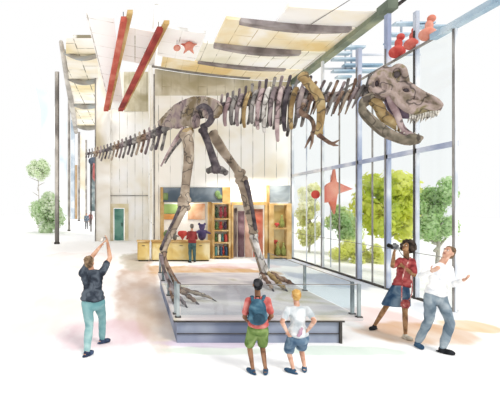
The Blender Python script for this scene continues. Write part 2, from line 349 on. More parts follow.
def tree(px, py0, py1, hw, D, cols, name, lab, seed, trunk=True):
    random.seed(seed); c = P(px, (py0+py1)/2, D); rx = hw/F*D; rz = (py1-py0)/2/F*D; g = Vector((c.x, D, -.02 if c.x > 7.3 else 0))
    t = thing(name, lab, 'tree', g)
    bm = BM(); tp = c+Vector((0, 0, rz*.3)); pts = [g, g.lerp(tp, .5)+Vector((.1, 0, 0)), tp]
    tube(bm, pts, [.06, .05, .03], 8)
    for k in range(6):
        a = g.lerp(tp, .45+.08*k); an = k*2.4; tube(bm, [a, a+Vector((math.cos(an)*rx*.6, math.sin(an)*rx*.5, rz*.35))], [.05, .02], 6)
    obj('trunk', bm, wash('bark', ['#a8a296', '#cdc7ba'], 3), t)
    bm = BM(); lumps = []
    for k in range(24):
        an = random.uniform(0, 6.28); q = random.uniform(.1, .78); zz = random.uniform(-.7, .7)
        lumps.append((c+Vector((math.cos(an)*rx*q*math.sqrt(1-zz*zz*.6), math.sin(an)*rx*q, rz*zz)), random.uniform(.34, .5)*min(rx, rz)))
    for (p, r) in lumps:
        n = 210
        for i in range(n):
            d = Vector((random.gauss(0, 1), random.gauss(0, 1), random.gauss(0, 1))).normalized()
            q = p+d*r*random.uniform(.5, 1.15); s = random.uniform(.07, .15)*min(rx, rz); u = d.orthogonal().normalized(); u.rotate(Matrix.Rotation(random.uniform(0, 6.28), 3, d)); v = d.cross(u)+d*random.uniform(-.6, .6)
            bm.faces.new([bm.verts.new(q+u*s), bm.verts.new(q+v*s*.6), bm.verts.new(q-u*s), bm.verts.new(q-v*s*.6)])
        ell(bm, p, (r*.35, r*.35, r*.35), sub=2)
    o = obj('foliage', bm, leafy(name+str(seed), cols), t)
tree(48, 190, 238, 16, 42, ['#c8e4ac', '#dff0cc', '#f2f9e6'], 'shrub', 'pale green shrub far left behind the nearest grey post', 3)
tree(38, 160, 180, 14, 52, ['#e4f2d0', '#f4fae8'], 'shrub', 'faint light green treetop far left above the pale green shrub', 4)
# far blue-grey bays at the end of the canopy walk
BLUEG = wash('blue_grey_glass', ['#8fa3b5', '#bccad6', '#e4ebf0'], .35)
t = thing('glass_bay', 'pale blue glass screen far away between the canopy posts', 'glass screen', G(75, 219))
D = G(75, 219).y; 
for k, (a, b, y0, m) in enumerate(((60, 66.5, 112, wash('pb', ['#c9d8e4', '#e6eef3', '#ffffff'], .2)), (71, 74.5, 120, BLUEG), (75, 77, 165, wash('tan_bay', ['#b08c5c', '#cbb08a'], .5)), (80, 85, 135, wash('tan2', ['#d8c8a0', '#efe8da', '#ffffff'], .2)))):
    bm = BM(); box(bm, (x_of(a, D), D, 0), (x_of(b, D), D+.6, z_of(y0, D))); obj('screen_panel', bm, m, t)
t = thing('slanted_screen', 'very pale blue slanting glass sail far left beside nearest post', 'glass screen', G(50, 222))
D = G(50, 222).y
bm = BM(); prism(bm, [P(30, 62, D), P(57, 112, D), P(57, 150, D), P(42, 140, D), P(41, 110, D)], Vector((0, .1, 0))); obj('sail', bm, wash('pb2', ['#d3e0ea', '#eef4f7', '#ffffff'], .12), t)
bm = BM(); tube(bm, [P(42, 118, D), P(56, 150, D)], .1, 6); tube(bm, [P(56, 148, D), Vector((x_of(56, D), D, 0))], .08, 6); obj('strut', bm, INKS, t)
D = 44
t = thing('banner_stand', 'tall blue-grey banner stand with red pennant beside the pale pier', 'banner', Vector((x_of(93, D), D, 0)))
bm = BM(); box(bm, (x_of(90, D), D, 2.0), (x_of(97, D), D+.25, z_of(160, D)), .05); obj('banner', bm, wash('banner_bg', ['#5f7478', '#8c9ca0', '#cbd2d2'], 1.2), t)
bm = BM(); ell(bm, P(94, 161, D), (.55, .3, .4)); o = obj('finial', bm, wash('navy_grey', ['#4a5566', '#6c7888'], 2), t); 
bm = BM(); prism(bm, [P(93, 163, D-.2), P(96.5, 164, D-.2), P(95, 182, D-.2), P(92.5, 178, D-.2)], Vector((0, .05, 0))); obj('pennant', bm, wash('pennant_red', ['#b04a4a', '#cf7f7c'], 1.5), t)
bm = BM(); tube(bm, [Vector((x_of(91, D), D, 0)), P(91, 160, D)], .07, 6); tube(bm, [Vector((x_of(96.5, D), D, 0)), P(96.5, 160, D)], .07, 6); obj('stand_pole', bm, INK, t)

# ------------------------------------------------------------------ RIGHT: window wall
WX = 7.3
FR = wash('lavender_frame', ['#9aa8ca', '#b8c3dc', '#dfe5f0'], .8); FR2 = wash('pale_frame', ['#b4c0d4', '#d0d8e4', '#eef1f5'], .8)
GL = glass('pane_glass', '#fbfdfd', .03)
posts = [(21.0, 8.1, .06, FR2), (17.6, 8.1, .05, FR2), (14.8, 7.6, .075, FR), (13.1, 8.0, .07, FR), (11.75, 7.5, .055, FR2), (10.3, 6.6, .035, wash('faint_frame', ['#cfd8e4', '#e6ebf1', '#ffffff'], .8))]
for i, (D, zt, hw, m) in enumerate(posts):
    w_ = bpy.data.objects.new('window_%d' % (i+1), None); COL.objects.link(w_); w_.location = (WX, D, 0); struct(w_)
    px = VX+WX/D*F
    bm = BM(); box(bm, (WX, D-hw*1.3, 0), (WX+hw*1.6, D+hw*1.3, zt)); obj('mullion', bm, m, w_)
    bm = BM(); box(bm, (WX-.03, D-.02, 0), (WX-.005, D+.02, min(zt, 7.0))); obj('gasket', bm, INKS if i != 4 else INK, w_)
    if i < len(posts)-1:
        D2, z2 = posts[i+1][0], min(zt, posts[i+1][1])
        bm = BM(); box(bm, (WX+.05, D2+.05, .05), (WX+.07, D-.05, 6.5)); obj('pane', bm, GL, w_)
        bm = BM(); box(bm, (WX, D2, 3.8), (WX+.1, D, 3.92)); obj('rail', bm, FR2 if i < 1 else FR, w_)
        bm = BM(); box(bm, (WX, D2, 0), (WX+.1, D, .05)); obj('sill', bm, INK, w_)
        bm = BM(); box(bm, (WX-.0, D2, 1.2), (WX+.02, D, 1.215)); obj('glazing_bar', bm, INKS, w_)
        if i in (0, 1, 2):
            dm = (D+D2)/2; bm = BM(); box(bm, (WX+.04, dm-.02, 0), (WX+.08, dm+.02, 6.4)); obj('thin_mullion', bm, INKS if i else FR2, w_)
BLUE = wash('blue_transom', ['#7fa3bf', '#a5c3d8', '#cfe0ea'], .7)
bm = BM(); box(bm, (WX-.1, 8.2, 6.48), (WX+.08, 11.0, 6.62)); struct(obj('trim_5', bm, BLUE))
bm = BM(); box(bm, (WX-.04, 11.0, 6.5), (WX+.04, 17.6, 6.54)); struct(obj('trim_6', bm, INKS))
LB = wash('light_blue_blade', ['#8fb2cc', '#b7cfe0', '#e0ecf3'], .9)
t = thing('louver_rack', 'rack of light blue horizontal louvre blades outside the high windows', 'louvre', (8.6, 17.6, 7.7))
for (y, a, b) in ((46, 341, 366), (52, 338, 352), (58, 334, 362), (64, 345, 383), (70, 334, 378), (76, 338, 352)):
    bm = BM(); p = P(a, y, 17.2); q = P(b, y, 17.2); box(bm, (p.x, 17.2, p.z-.04), (q.x, 17.5, p.z+.03)); obj('blade', bm, LB, t)
bm = BM(); box(bm, (7.36, 17.5, 7.75), (x_of(353, 17.5), 17.56, 7.82))
for px in (345, 351): box(bm, (x_of(px, 17.5), 17.5, 7.7), (x_of(px, 17.5)+.05, 17.56, z_of(44, 17.5)))
obj('upright', bm, FR2, t)
t = thing('louver_rack', 'upper rack of blue louvre blades outside, behind the red ornaments', 'louvre', (9.0, 15.0, 7.4))
for (y, a, b) in ((22, 396, 436), (25, 418, 462), (33, 392, 412), (41, 388, 410)):
    bm = BM(); p = P(a, y, 14.8); q = P(b, y, 14.8); box(bm, (p.x, 14.8, p.z-.03), (q.x, 15.1, p.z+.02)); obj('blade', bm, LB, t)
bm = BM(); box(bm, (7.38, 14.9, 7.42), (x_of(417, 15.1), 14.96, 7.48))
for px in (401, 414): box(bm, (x_of(px, 15.1), 15.1, 7.42), (x_of(px, 15.1)+.05, 15.16, z_of(20, 15.1)))
obj('upright', bm, FR2, t)
# red ornaments standing on the transom
RO = [(12.5, .17, ['#c8352c', '#dd5a4c'], 'deep red rounded ornament on the high transom, nearest the skull'), (11.85, .15, ['#cf4436', '#e07b68'], 'middle red ornament of the three on the high transom'), (11.2, .16, ['#e07e62', '#eea48c'], 'pale coral rounded ornament at the right of the transom row')]
for k, (D, r, cols, lab) in enumerate(RO):
    c = Vector((WX-.02, D, 6.545)); m = wash('ornament_%d' % k, cols, 4)
    t = thing('ornament', lab, 'ornament', c, 'red ornaments on the transom')
    bm = BM(); ell(bm, c+Vector((0, 0, r*.95)), (r*1.25, r*1.3, r)); ell(bm, c+Vector((.04, 0, r*2.3)), (r*.6, r*.6, r*.9)); fuse(obj('body', bm, m, t), .02, 3)
    bm = BM(); ell(bm, c+Vector((.1, 0, r*3.4)), (r*.62, r*.6, r*.6)); obj('knob', bm, m, t, True)
# trees and the coral flag outside the glass
tree(386, 172, 240, 30, 15.9, ['#dcea20', '#eef450', '#fafba0'], 'tree', 'yellow-green tree outside the window, tallest behind the camera woman', 11)
tree(345, 200, 244, 17, 22.5, ['#a4d08c', '#c4e2a4', '#eef6a8'], 'tree', 'small mid-green tree outside beneath the coral red star', 12)
tree(435, 174, 250, 19, 12.8, ['#c2e496', '#dcf4bc', '#f4fbe4'], 'tree', 'soft pale green tree outside at right behind the man in white', 13)
tree(309, 176, 256, 14, 24, ['#eef0a8', '#f8f8cc', '#ffffee'], 'tree', 'faint lemon-yellow tree outside the window nearest the shop', 14)
tree(356, 240, 270, 29, 20, ['#ecf070', '#f6f8a8', '#fdfdd8'], 'hedge', 'low bright yellow hedge outside along the window foot', 15)
D = 18.0; c = P(332, 190, D)
t = thing('star_sign', 'coral red star-shaped sign outside on a thin pole', 'sign', Vector((c.x, D, -.02)))
star = [(334, 166), (336, 182), (352, 189), (337, 194), (334, 214), (329, 202), (323, 203), (322, 190), (327, 184), (331, 182)]
bm = BM(); prism(bm, [P(x, y, D) for x, y in star], Vector((0, .08, 0))); obj('star', bm, wash('coral_star', ['#e0604a', '#ec8a70', '#f3b09c'], 1.2), t)
bm = BM(); tube(bm, [Vector((c.x, D+.12, -.02)), Vector((c.x, D+.12, c.z+.6))], .025, 6); obj('pole', bm, FR2, t)
c = P(315.5, 194.5, 18.3)
t = thing('round_sign', 'small solid red disc sign outside, left of the coral star', 'sign', Vector((c.x, c.y, -.02)))
bm = BM(); bmesh.ops.create_cone(bm, segments=28, radius1=.17, radius2=.17, depth=.06, cap_ends=True, matrix=Matrix.Translation(c) @ Matrix.Rotation(math.pi/2, 4, 'X')); obj('disc', bm, wash('signal_red', ['#d8372c', '#e05548'], 3), t)
bm = BM(); tube(bm, [Vector((c.x, c.y+.05, -.02)), c+Vector((0, .05, 0))], .02, 6); obj('pole', bm, FR2, t)

# ------------------------------------------------------------------ SHOP
OW = wash('ochre_wood', ['#b98c42', '#cfa75e', '#e2c68c'], 1.6); OW2 = wash('ochre_light', ['#d9b250', '#e6c870', '#f3e3ae'], 1.1)
sx = lambda px: x_of(px, SW); sz = lambda py: z_of(py, SW)
bm = BM(); box(bm, (sx(158), SW+2.2, 0), (sx(292), SW+2.3, 3.6)); struct(obj('wall_shop_back', bm, wash('shop_back', ['#ffffff', '#f7efe2', '#f0e0c4'], .9)))
def sbox(name, px0, px1, py0, py1, D0, D1, mat, parent=None, bev=0):
    bm = BM(); box(bm, (sx(px0), D0, sz(py1)), (sx(px1), D1, sz(py0)), bev); return obj(name, bm, mat, parent)
t = thing('shop_display', 'ochre framed shop display bay under a slate blue fascia', 'shop front', (sx(162), SW, 0))
FAS = wash('slate_fascia', ['#3f4f5e', '#5e6f7e', '#8b98a2'], .9)
sbox('fascia', 160.5, 229.5, 187.5, 202, SW-.08, SW+.12, FAS, t)
sbox('jamb', 160.3, 164, 202, 258, SW, SW+.25, OW, t); sbox('jamb', 208.5, 211.5, 202, 258, SW, SW+.25, OW, t); sbox('jamb', 222, 229.8, 187.3, 203, SW-.13, SW-.09, OW, t); sbox('jamb', 160.3, 163, 187.3, 202, SW-.13, SW-.09, OW, t)
sbox('back_panel', 164, 208.5, 203, 257.8, SW+.9, SW+1.0, WHITE, t)
sbox('leaf_sign', 163, 168, 193, 200, SW-.14, SW-.09, wash('leafg', ['#5f8048', '#88a060'], 3), t, .02)
bm = BM(); ell(bm, (sx(217), SW-.15, sz(194)), (.13, .08, .16)); ell(bm, (sx(219), SW-.15, sz(197)), (.13, .08, .12)); obj('foliage_emblem', bm, MC['leafg'], t, True)
def poster(px0, px1, py0, py1, cols, lab):
    bm = BM(); D = SW+.86; n = 10; x0, x1, z0, z1 = sx(px0), sx(px1), sz(py1), sz(py0); o = []
    box(bm, (x0, D, z0), (x1, D+.03, z1), .012); q = obj('poster', bm, wash('poster'+lab[:9], cols, 2), None, loc=(x0, D, z0)); tag(q, lab, 'poster')
poster(164.5, 180, 204, 214, ['#8fb45a', '#a9c878'], 'green poster upper left in the shop display'); poster(164.5, 179, 214.3, 220, ['#dd9238', '#e9ad5c'], 'flat orange poster under the green one in the shop')
poster(190, 208, 203.5, 220, ['#e6a070', '#f0bd92', '#f6d6b6'], 'large peach poster upper right in the shop display')
# unseen fill lights, added to brighten the shop front
for k, (x, y, e_) in enumerate(((sx(187), SW+.45, 25), (sx(221), SW-.75, 10), (sx(249), SW-.8, 34), (sx(278), SW-.9, 14))):
    z = 3.45 if k else 2.95
    ld = bpy.data.lights.new('shop_fill', 'AREA'); ld.energy = e_; ld.size = .5; ld.color = (1, .95, .86); lo = bpy.data.objects.new('shop_fill_light', ld); COL.objects.link(lo); lo.location = (x, y, z-.04)
    if k: lo.rotation_euler = (math.radians(28), 0, 0)
# counters
cf = 19.85
def counter(px0, px1, lab, m):
    x0, x1 = x_of(px0, cf), x_of(px1, cf); t = thing('counter', lab, 'counter', (x0, cf, 0))
    bm = BM(); box(bm, (x0, cf, .06), (x1, cf+.75, .84), .02); obj('cabinet', bm, m, t)
    bm = BM(); box(bm, (x0-.03, cf-.05, .84), (x1+.03, cf+.8, .9), .01); obj('worktop', bm, OW, t)
    bm = BM(); box(bm, (x0+.04, cf+.05, 0), (x1-.04, cf+.7, .06)); obj('plinth', bm, INK, t)
    n = max(1, int((x1-x0)/.8))
    for k in range(n):
        a = x0+(x1-x0)*k/n+.04; b = x0+(x1-x0)*(k+1)/n-.04
        bm = BM(); box(bm, (a, cf-.03, .12), (b, cf, .78), .008); q = obj('door', bm, m, t)
        bm = BM(); tube(bm, [((a+b)/2-.06, cf-.05, .7), ((a+b)/2+.06, cf-.05, .7)], .012, 6); obj('handle', bm, INK, q)
counter(137.5, 149.5, 'short ochre counter standing out left of the shop corner', OW2); counter(152, 210, 'long ochre yellow shop counter behind the dinosaur shin', OW2)
# goods on the counter
def goods(fn, name, px, py, lab, cat, m, D=cf+.35, group=None):
    bm = BM(); c = P(px, py, D); c.z = .9; fn(bm, c); o = obj(name, bm, m, loc=c); tag(o, lab, cat, group); fuse(o, .018, 3); return o
def heart(bm, c, s=.3):
    ell(bm, c+Vector((-s*.4, 0, s*1.25)), (s*.5, s*.3, s*.5)); ell(bm, c+Vector((s*.4, 0, s*1.25)), (s*.5, s*.3, s*.5)); tube(bm, [c+Vector((0, 0, s*1.15)), c+Vector((0, 0, s*.12))], [s*.72, s*.1], 12, .5)
def plush(bm, c, s=.3):
    ell(bm, c+Vector((0, 0, s*.8)), (s*.6, s*.5, s*.8)); ell(bm, c+Vector((0, 0, s*1.9)), (s*.45, s*.42, s*.42))
    for k in (-1, 1): ell(bm, c+Vector((k*s*.4, 0, s*2.3)), (s*.18, s*.15, s*.2)); tube(bm, [c+Vector((k*s*.4, 0, s*1.3)), c+Vector((k*s*1.1, -.05, s*1.0))], [s*.22, s*.16], 8)
def bush(bm, c, s=.28):
    tube(bm, [c, c+Vector((0, 0, s*.7))], [s*.4, s*.55], 12)
    for k in range(7): an = k*.9; ell(bm, c+Vector((math.cos(an)*s*.4, math.sin(an)*s*.3, s*(1.1+.25*(k % 3)))), (s*.35,)*3, sub=2)
goods(lambda b, c: heart(b, c, .25), 'heart_balloon', 182.5, 232, 'red heart shape on the shop counter left of the shopper', 'ornament', wash('heart_red', ['#cf352c', '#e2594c'], 3))
goods(lambda b, c: plush(b, c, .32), 'plush_toy', 202, 236, 'dark violet plush toy sitting on the shop counter right of shopper', 'toy', wash('violet', ['#3c3560', '#6a5c8c'], 4))
goods(lambda b, c: bush(b, c, .24), 'potted_plant', 167, 236, 'bushy dark green plant at the left of the shop counter', 'plant', wash('bushy', ['#55704a', '#7d935a'], 5))
goods(lambda b, c: plush(b, c, .17), 'plush_toy', 174.8, 236, 'small grey plush toy beside the counter plant', 'toy', wash('greyplush', ['#6b6b66', '#9b988e'], 4))
# shelf unit
x0, x1 = sx(211.5), sx(229.5); D0 = SW-.3; D1 = SW+.2; zt = sz(203)
t = thing('shelf_unit', 'open ochre shelf unit full of toys between counter and pink curtains', 'shelf', (x0, D0, 0))
bm = BM(); box(bm, (x0, D0, 0), (x0+.09, D1, zt), .01); obj('side_panel', bm, OW, t); bm = BM(); box(bm, (x1-.09, D0, 0), (x1, D1, zt), .01); obj('side_panel', bm, OW, t)
bm = BM(); box(bm, (x0, D1, .0), (x1, D1+.04, zt)); obj('back_panel', bm, wash('shelf_back', ['#fbf6ea', '#ffffff'], 2), t)
SH = [.08, .72, 1.28, 1.82, zt-.06]
for z in SH: bm = BM(); box(bm, (x0+.09, D0+.01, z), (x1-.09, D1, z+.06)); obj('shelf', bm, OW, t)
random.seed(5)
TC = {'red': ['#c93a32', '#dd6254'], 'navy': ['#2f4a6c', '#5b7896'], 'green': ['#4f7c46', '#86a868'], 'teal': ['#3f8a8c', '#79b0ae'], 'cream': ['#e8dcb8', '#fbf5e2'], 'violet': ['#4e3a58', '#7c6684'], 'dark green': ['#2f4a36', '#557058'], 'crimson': ['#8e2c3c', '#b95a60']}
lay = [(0, ['teal', 'cream', 'navy', 'red', 'navy']), (1, ['green', 'cream', 'teal', 'red']), (2, ['green', 'red', 'violet']), (3, ['dark green', 'crimson', 'crimson'])]
PLN = {0: 'bottom', 1: 'second lowest', 2: 'third lowest', 3: 'top'}
for s, cs in lay:
    z = SH[s]+.06; hgt = SH[s+1]-z-.08; ww = (x1-x0-.24)/len(cs)
    ordn = ['first', 'second', 'third', 'fourth', 'fifth']
    for k, cn in enumerate(cs):
        c = Vector((x0+.12+ww*(k+.5), D0+.22, z)); bm = BM(); kind = (s+k) % 2
        if s <= 1 and kind == 0:
            box(bm, c+Vector((-ww*.4, -.13, 0)), c+Vector((ww*.4, .13, hgt*.85)), .02); nm, ct = 'toy_box', 'box'
            o = obj(nm, bm, wash('toy_'+cn, TC[cn], 5), loc=c)
        else:
            r = min(ww*.42, .17); k2 = hgt/ (r*2.2+.0001); ell(bm, c+Vector((0, 0, hgt*.32)), (r, r*.8, hgt*.32)); ell(bm, c+Vector((0, 0, hgt*.75)), (r*.8, r*.75, hgt*.2))
            for q in (-1, 1): ell(bm, c+Vector((q*r*.5, 0, hgt*.92)), (r*.25, r*.2, hgt*.08)); ell(bm, c+Vector((q*r*.75, -.06, hgt*.4)), (r*.25, r*.4, hgt*.09))
            o = obj(nm := 'plush_toy', bm, wash('toy_'+cn, TC[cn], 5), loc=c); fuse(o, .018, 2); ct = 'toy'
        tag(o, '%s %s, %s from the left on the %s shelf of the ochre unit' % (cn, nm.replace('_', ' '), ordn[k], PLN[s]), ct, 'toys on the ochre shelf unit')
# curtained doorway
t = thing('doorway_frame', 'ochre doorway frame with head rail around the shop curtains', 'frame', (sx(231), SW, 0))
sbox('head_rail', 231, 266.5, 202, 205, SW-.2, SW-.12, OW, t); sbox('jamb', 264, 266.5, 205, 258, SW-.2, SW-.05, OW, t); sbox('jamb', 230.6, 232.5, 205, 258, SW-.2, SW-.05, OW, t)
def curtain(px0, px1, py0, cols, lab):
    a, b = sx(px0), sx(px1); n = 40; bm = BM(); top = []; bot = []
    for i in range(n+1):
        x = a+(b-a)*i/n; y = SW+.05+.05*math.sin(i*1.3); top.append(bm.verts.new((x, y, sz(py0)))); bot.append(bm.verts.new((x, y+.02*math.sin(i*.7), .06)))
    for i in range(n): bm.faces.new((top[i], top[i+1], bot[i+1], bot[i]))
    bmesh.ops.solidify(bm, geom=bm.faces[:], thickness=.02); o = obj('curtain', bm, wash('cur'+lab[:7], cols, 1.5), None, True, loc=((a+b)/2, SW, 0)); tag(o, lab, 'curtain', 'curtains in the shop doorway')
curtain(233, 237.5, 208, ['#c8b0a8', '#ebd6cc'], 'grey-beige curtain at the left of the shop doorway'); curtain(238, 245, 211, ['#84606c', '#ab8690', '#cfb2b6'], 'dark plum curtain in the shop doorway')
curtain(245.5, 253, 205, ['#dfae94', '#f2cdb8', '#ffeade'], 'dusty pink curtain behind the dinosaur shin'); curtain(253.5, 263.5, 209, ['#e86a48', '#f49474', '#fbbda4'], 'bright orange-red curtain at the right of the doorway')
# right hand cabinet
t = thing('display_cabinet', 'tall ochre display cabinet beside the window corner of the shop', 'cabinet', (sx(267), SW-.3, 0))
a, b = sx(267.3), sx(289.5); zt = sz(203.5)
bm = BM(); box(bm, (a, SW-.3, 0), (a+.22, SW+.1, zt), .01); obj('side_panel', bm, OW, t); bm = BM(); box(bm, (b-.22, SW-.3, 0), (b, SW+.1, zt), .01); obj('side_panel', bm, OW, t)
bm = BM(); box(bm, (a+.22, SW+.06, 0), (b-.22, SW+.1, zt)); obj('back_panel', bm, OW2, t)
CS = [.06, sz(228.5)-.03, zt-.08]
for z in CS: bm = BM(); box(bm, (a+.22, SW-.28, z), (b-.22, SW+.06, z+.08)); obj('shelf', bm, OW, t)
sbox('fascia', 268.5, 289.5, 185.5, 202.5, SW-.12, SW+.1, wash('grey_fascia', ['#6f7a82', '#95a0a6', '#b8c0c4'], 1.2), t)
sbox('fascia_frame', 266.5, 268.5, 185.5, 204, SW-.16, SW+.1, OW, t)
OLV = wash('olive_glaze', ['#7d8430', '#9ba04a', '#b9ba70'], 4)
for (fx, zi, lab, hh) in ((.42, 0, 'olive green vase on the lower cabinet shelf, left one', .62), (.68, 0, 'olive green vase on the lower cabinet shelf, right one', .6), (.6, 1, 'olive green vase alone on the upper cabinet shelf', .58)):
    c = Vector((a+(b-a)*fx, SW-.16, CS[zi]+.08)); bm = BM(); prof = [(.0, .06), (.06, .1), (.25, .13), (.5, .11), (.7, .05), (.85, .035), (1, .06)]
    tube(bm, [c+Vector((0, 0, .012+h*hh)) for h, r in prof], [r for h, r in prof], 18, cap=False); o = obj('vase', bm, OLV, None, True, loc=c); tag(o, lab, 'vase', 'olive vases in the cabinet')
for (zi, lab, fx) in ((0, 'small red heart on the lower cabinet shelf behind the vases', .36), (1, 'small red heart on the upper cabinet shelf', .37)):
    bm = BM(); c = Vector((a+(b-a)*fx, SW-.2 if zi else SW+.01, CS[zi]+.08)); heart(bm, c+Vector((0, 0, .5 if not zi else 0)), .13 if zi else .13)
    if not zi: tube(bm, [c, c+Vector((0, 0, .6))], .012, 6)
    o = obj('heart_ornament', bm, MC['heart_red'], loc=c); fuse(o, .01, 2); tag(o, lab, 'ornament')

# ------------------------------------------------------------------ PLATFORM with glass railing
TOPZ = .45; fx0, fx1 = .68, 4.02; fy0, fy1 = 7.9, 13.4
t = thing('platform', 'low grey exhibition platform carrying the dinosaur skeleton', 'platform', (fx0, fy0, 0))
bm = BM(); box(bm, (fx0, fy0, TOPZ-.05), (fx1, fy1, TOPZ), .008)
obj('deck', bm, wash('deck_grey', ['#b9b0b4', '#cdc4c6', '#ded6d2', '#c6bd9f'], .75), t)
bm = BM(); box(bm, (fx0+.06, fy0+.05, 0), (3.64, fy1-.1, TOPZ-.05)); obj('plinth', bm, wash('plinth_blue', ['#6d7892', '#8f99b0', '#aab2c4'], .9), t)
bm = BM(); box(bm, (fx0+.0, fy0-.01, TOPZ-.075), (3.68, fy0+.06, TOPZ-.05)); box(bm, (3.6, fy0+.0, 0), (3.64, fy0+.05, TOPZ-.06)); box(bm, (fx0+.06, fy0+.02, .16), (3.6, fy0+.05, .17)); obj('edge_line', bm, INK, t)
RG = glass('rail_glass', '#f1f5f7', .035); PG = wash('steel_post', ['#5d686c', '#8b979a', '#b5bfc0'], 2)
rh = .58
def railing(pts, lab, inset):
    base = Vector((pts[0][0], pts[0][1], TOPZ)); t = thing('glass_railing', lab, 'railing', base, 'glass railings round the platform')
    for (ax, ay), (bx, by) in zip(pts, pts[1:]):
        a = Vector((ax, ay, TOPZ)); b = Vector((bx, by, TOPZ)); d = (b-a).normalized(); nrm = Vector((-d.y, d.x, 0))
        bm = BM(); prism(bm, [a+d*.05+Vector((0, 0, .04)), b-d*.05+Vector((0, 0, .04)), b-d*.05+Vector((0, 0, rh-.02)), a+d*.05+Vector((0, 0, rh-.02))], nrm*.008); obj('glass_panel', bm, RG, t)
        bm = BM(); tube(bm, [a+Vector((0, 0, rh)), b+Vector((0, 0, rh))], .008, 8, cap=False); obj('top_rail', bm, INKS, t)
    for (x, y) in pts:
        bm = BM(); box(bm, (x-.028, y-.028, TOPZ), (x+.028, y+.028, TOPZ+rh+.01), .004); p = obj('post', bm, PG, t)
        bm = BM(); box(bm, (x-.05, y-.05, TOPZ), (x+.05, y+.05, TOPZ+.02)); obj('base_plate', bm, INK, p)
e = .06
railing([(fx0+e+.02, fy0+e), (fx1-e, fy0+e)], 'front glass railing of the platform facing the two boys', e)
railing([(fx0+e, fy0+.3), (fx0+e, 9.9), (fx0+e, 11.9), (fx0+e, fy1-e)], 'left glass railing of the platform, beside the long foot', e)
railing([(fx1-e, fy0+.3), (fx1-e, 10.5), (fx1-e, fy1-e)], 'right glass railing of the platform, towards the windows', e)

# ------------------------------------------------------------------ DINOSAUR SKELETON
B_MAUVE = wash('bone_mauve', ['#6d5f60', '#948385', '#b4a39e'], 3.5, bump=.5, pen=3.5)
B_GREY = wash('bone_grey', ['#5b5654', '#85807c', '#aaa39c'], 4, bump=.5, pen=3.5)
B_TAN = wash('bone_tan', ['#857360', '#a8957f', '#c4b39e'], 3, bump=.4, pen=3.5)
B_OCH = wash('bone_ochre', ['#85683a', '#ab8e58', '#c2ab78'], 4, bump=.4, pen=3.5)
B_PALE = wash('bone_pale', ['#a9a29a', '#cfc9c1', '#eeeae4'], 4, bump=.3, pen=3.5)
B_PINK = wash('bone_pink', ['#94787a', '#b39a9a', '#cdb8b2'], 4, bump=.4, pen=3.5)
B_BRN = wash('bone_brown', ['#5f4438', '#8a6c58', '#ab9078'], 5, bump=.5, pen=3.5)
B_DARK = wash('bone_dark', ['#393439', '#5a5056', '#766c6c'], 5, bump=.4)
B_PELV = wash('bone_pelvis', ['#7d6a6e', '#9c8682', '#aa9a88', '#7e6b4c'], 2.2, bump=.3, pen=3.5)
B_SKULL = wash('bone_skull', ['#7b6c58', '#a08c80', '#b59f98', '#8a7d55'], 5, bump=.6, pen=3.5)
B_TOOTH = wash('tooth', ['#4a4648', '#c4bdae', '#f2ede2'], 14)
DINO = thing('dinosaur_skeleton', 'mounted skeleton of a giant two-legged dinosaur, jaws open, striding on the grey platform', 'dinosaur skeleton', (2.2, 10.3, TOPZ))
# plan of the spine: image column -> distance
KD = [(80, 17.6), (95, 16.2), (125, 14.3), (160, 12.3), (205, 10.5), (250, 9.75), (300, 9.1), (340, 8.55), (372, 8.1), (440, 7.5)]
def DS(x):
    for (a, da), (b, db) in zip(KD, KD[1:]):
        if x <= b: return da+(db-da)*(x-a)/(b-a)
    return KD[-1][1]
def SP(x, y, off=0.0):
    p = P(x, y, DS(x)); 
    if off: p = p+side(x)*off
    return p
def side(x):                      # unit sideways vector, towards the viewer
    a = P(x-6, 100, DS(x-6)); b = P(x+6, 100, DS(x+6)); d = (b-a); d.z = 0; d.normalize(); return Vector((d.y, -d.x, 0)) if d.y < 0 and False else Vector((d.y, -d.x, 0)).normalized()
CP_ = [(86, 154), (95, 152.5), (110, 149.5), (125, 145), (140, 140), (152, 135.5), (164, 130), (178, 121), (195, 114), (212, 111), (228, 107), (240, 104), (255, 100), (270, 97), (285, 96), (300, 97), (312, 97), (325, 98), (340, 98), (355, 95), (366, 91)]
def CY(x):
    for (a, ya), (b, yb) in zip(CP_, CP_[1:]):
        if x <= b: return ya+(yb-ya)*(x-a)/(b-a)
    return CP_[-1][1]
def vertebra(x, L, R, hs, lean=0.0, chev=0, tp=.0, mat=B_GREY, thick=.25):
    """L length, R body radius, hs spine height, chev length of the lower spine (metres)"""
    p = SP(x, CY(x)); d = (SP(x+2, CY(x+2))-SP(x-2, CY(x-2))).normalized(); n = side(x); u = n.cross(d); u = u if u.z > 0 else -u
    bm = BM(); 
    tube(bm, [p-d*L*.42, p-d*L*.3, p, p+d*L*.3, p+d*L*.42], [R, R*.95, R*.72, R*.95, R], 12, cap=False)
    a = p+u*R*.5; top = p+u*(R+hs)-d*lean
    tube(bm, [a, a.lerp(top, .55), top], [L*.26, L*.18, L*.22], 8, thick*1.6, up=d)
    if tp:
        for s in (-1, 1): tube(bm, [p+u*R*.6, p+u*R*.9+n*s*tp, p+u*R*.7+n*s*tp*1.3], [L*.2, L*.15, L*.12], 8)
        for s in (-1, 1): ell(bm, p+u*R*1.05+d*s*L*.42, (L*.2, L*.2, L*.2), sub=2)
    if chev:
        tube(bm, [p-u*R*.8-d*L*.3, p-u*(R+chev*.5)-d*(L*.3+chev*.3), p-u*(R+chev)-d*(L*.3+chev*.7)], [L*.2, L*.16, L*.2], 8, .6, up=d)
    return obj('vertebra', bm, mat, DINO, True)
mats = [B_GREY, B_MAUVE, B_BRN, B_TAN, B_GREY, B_DARK]
x = 87.0; k = 0
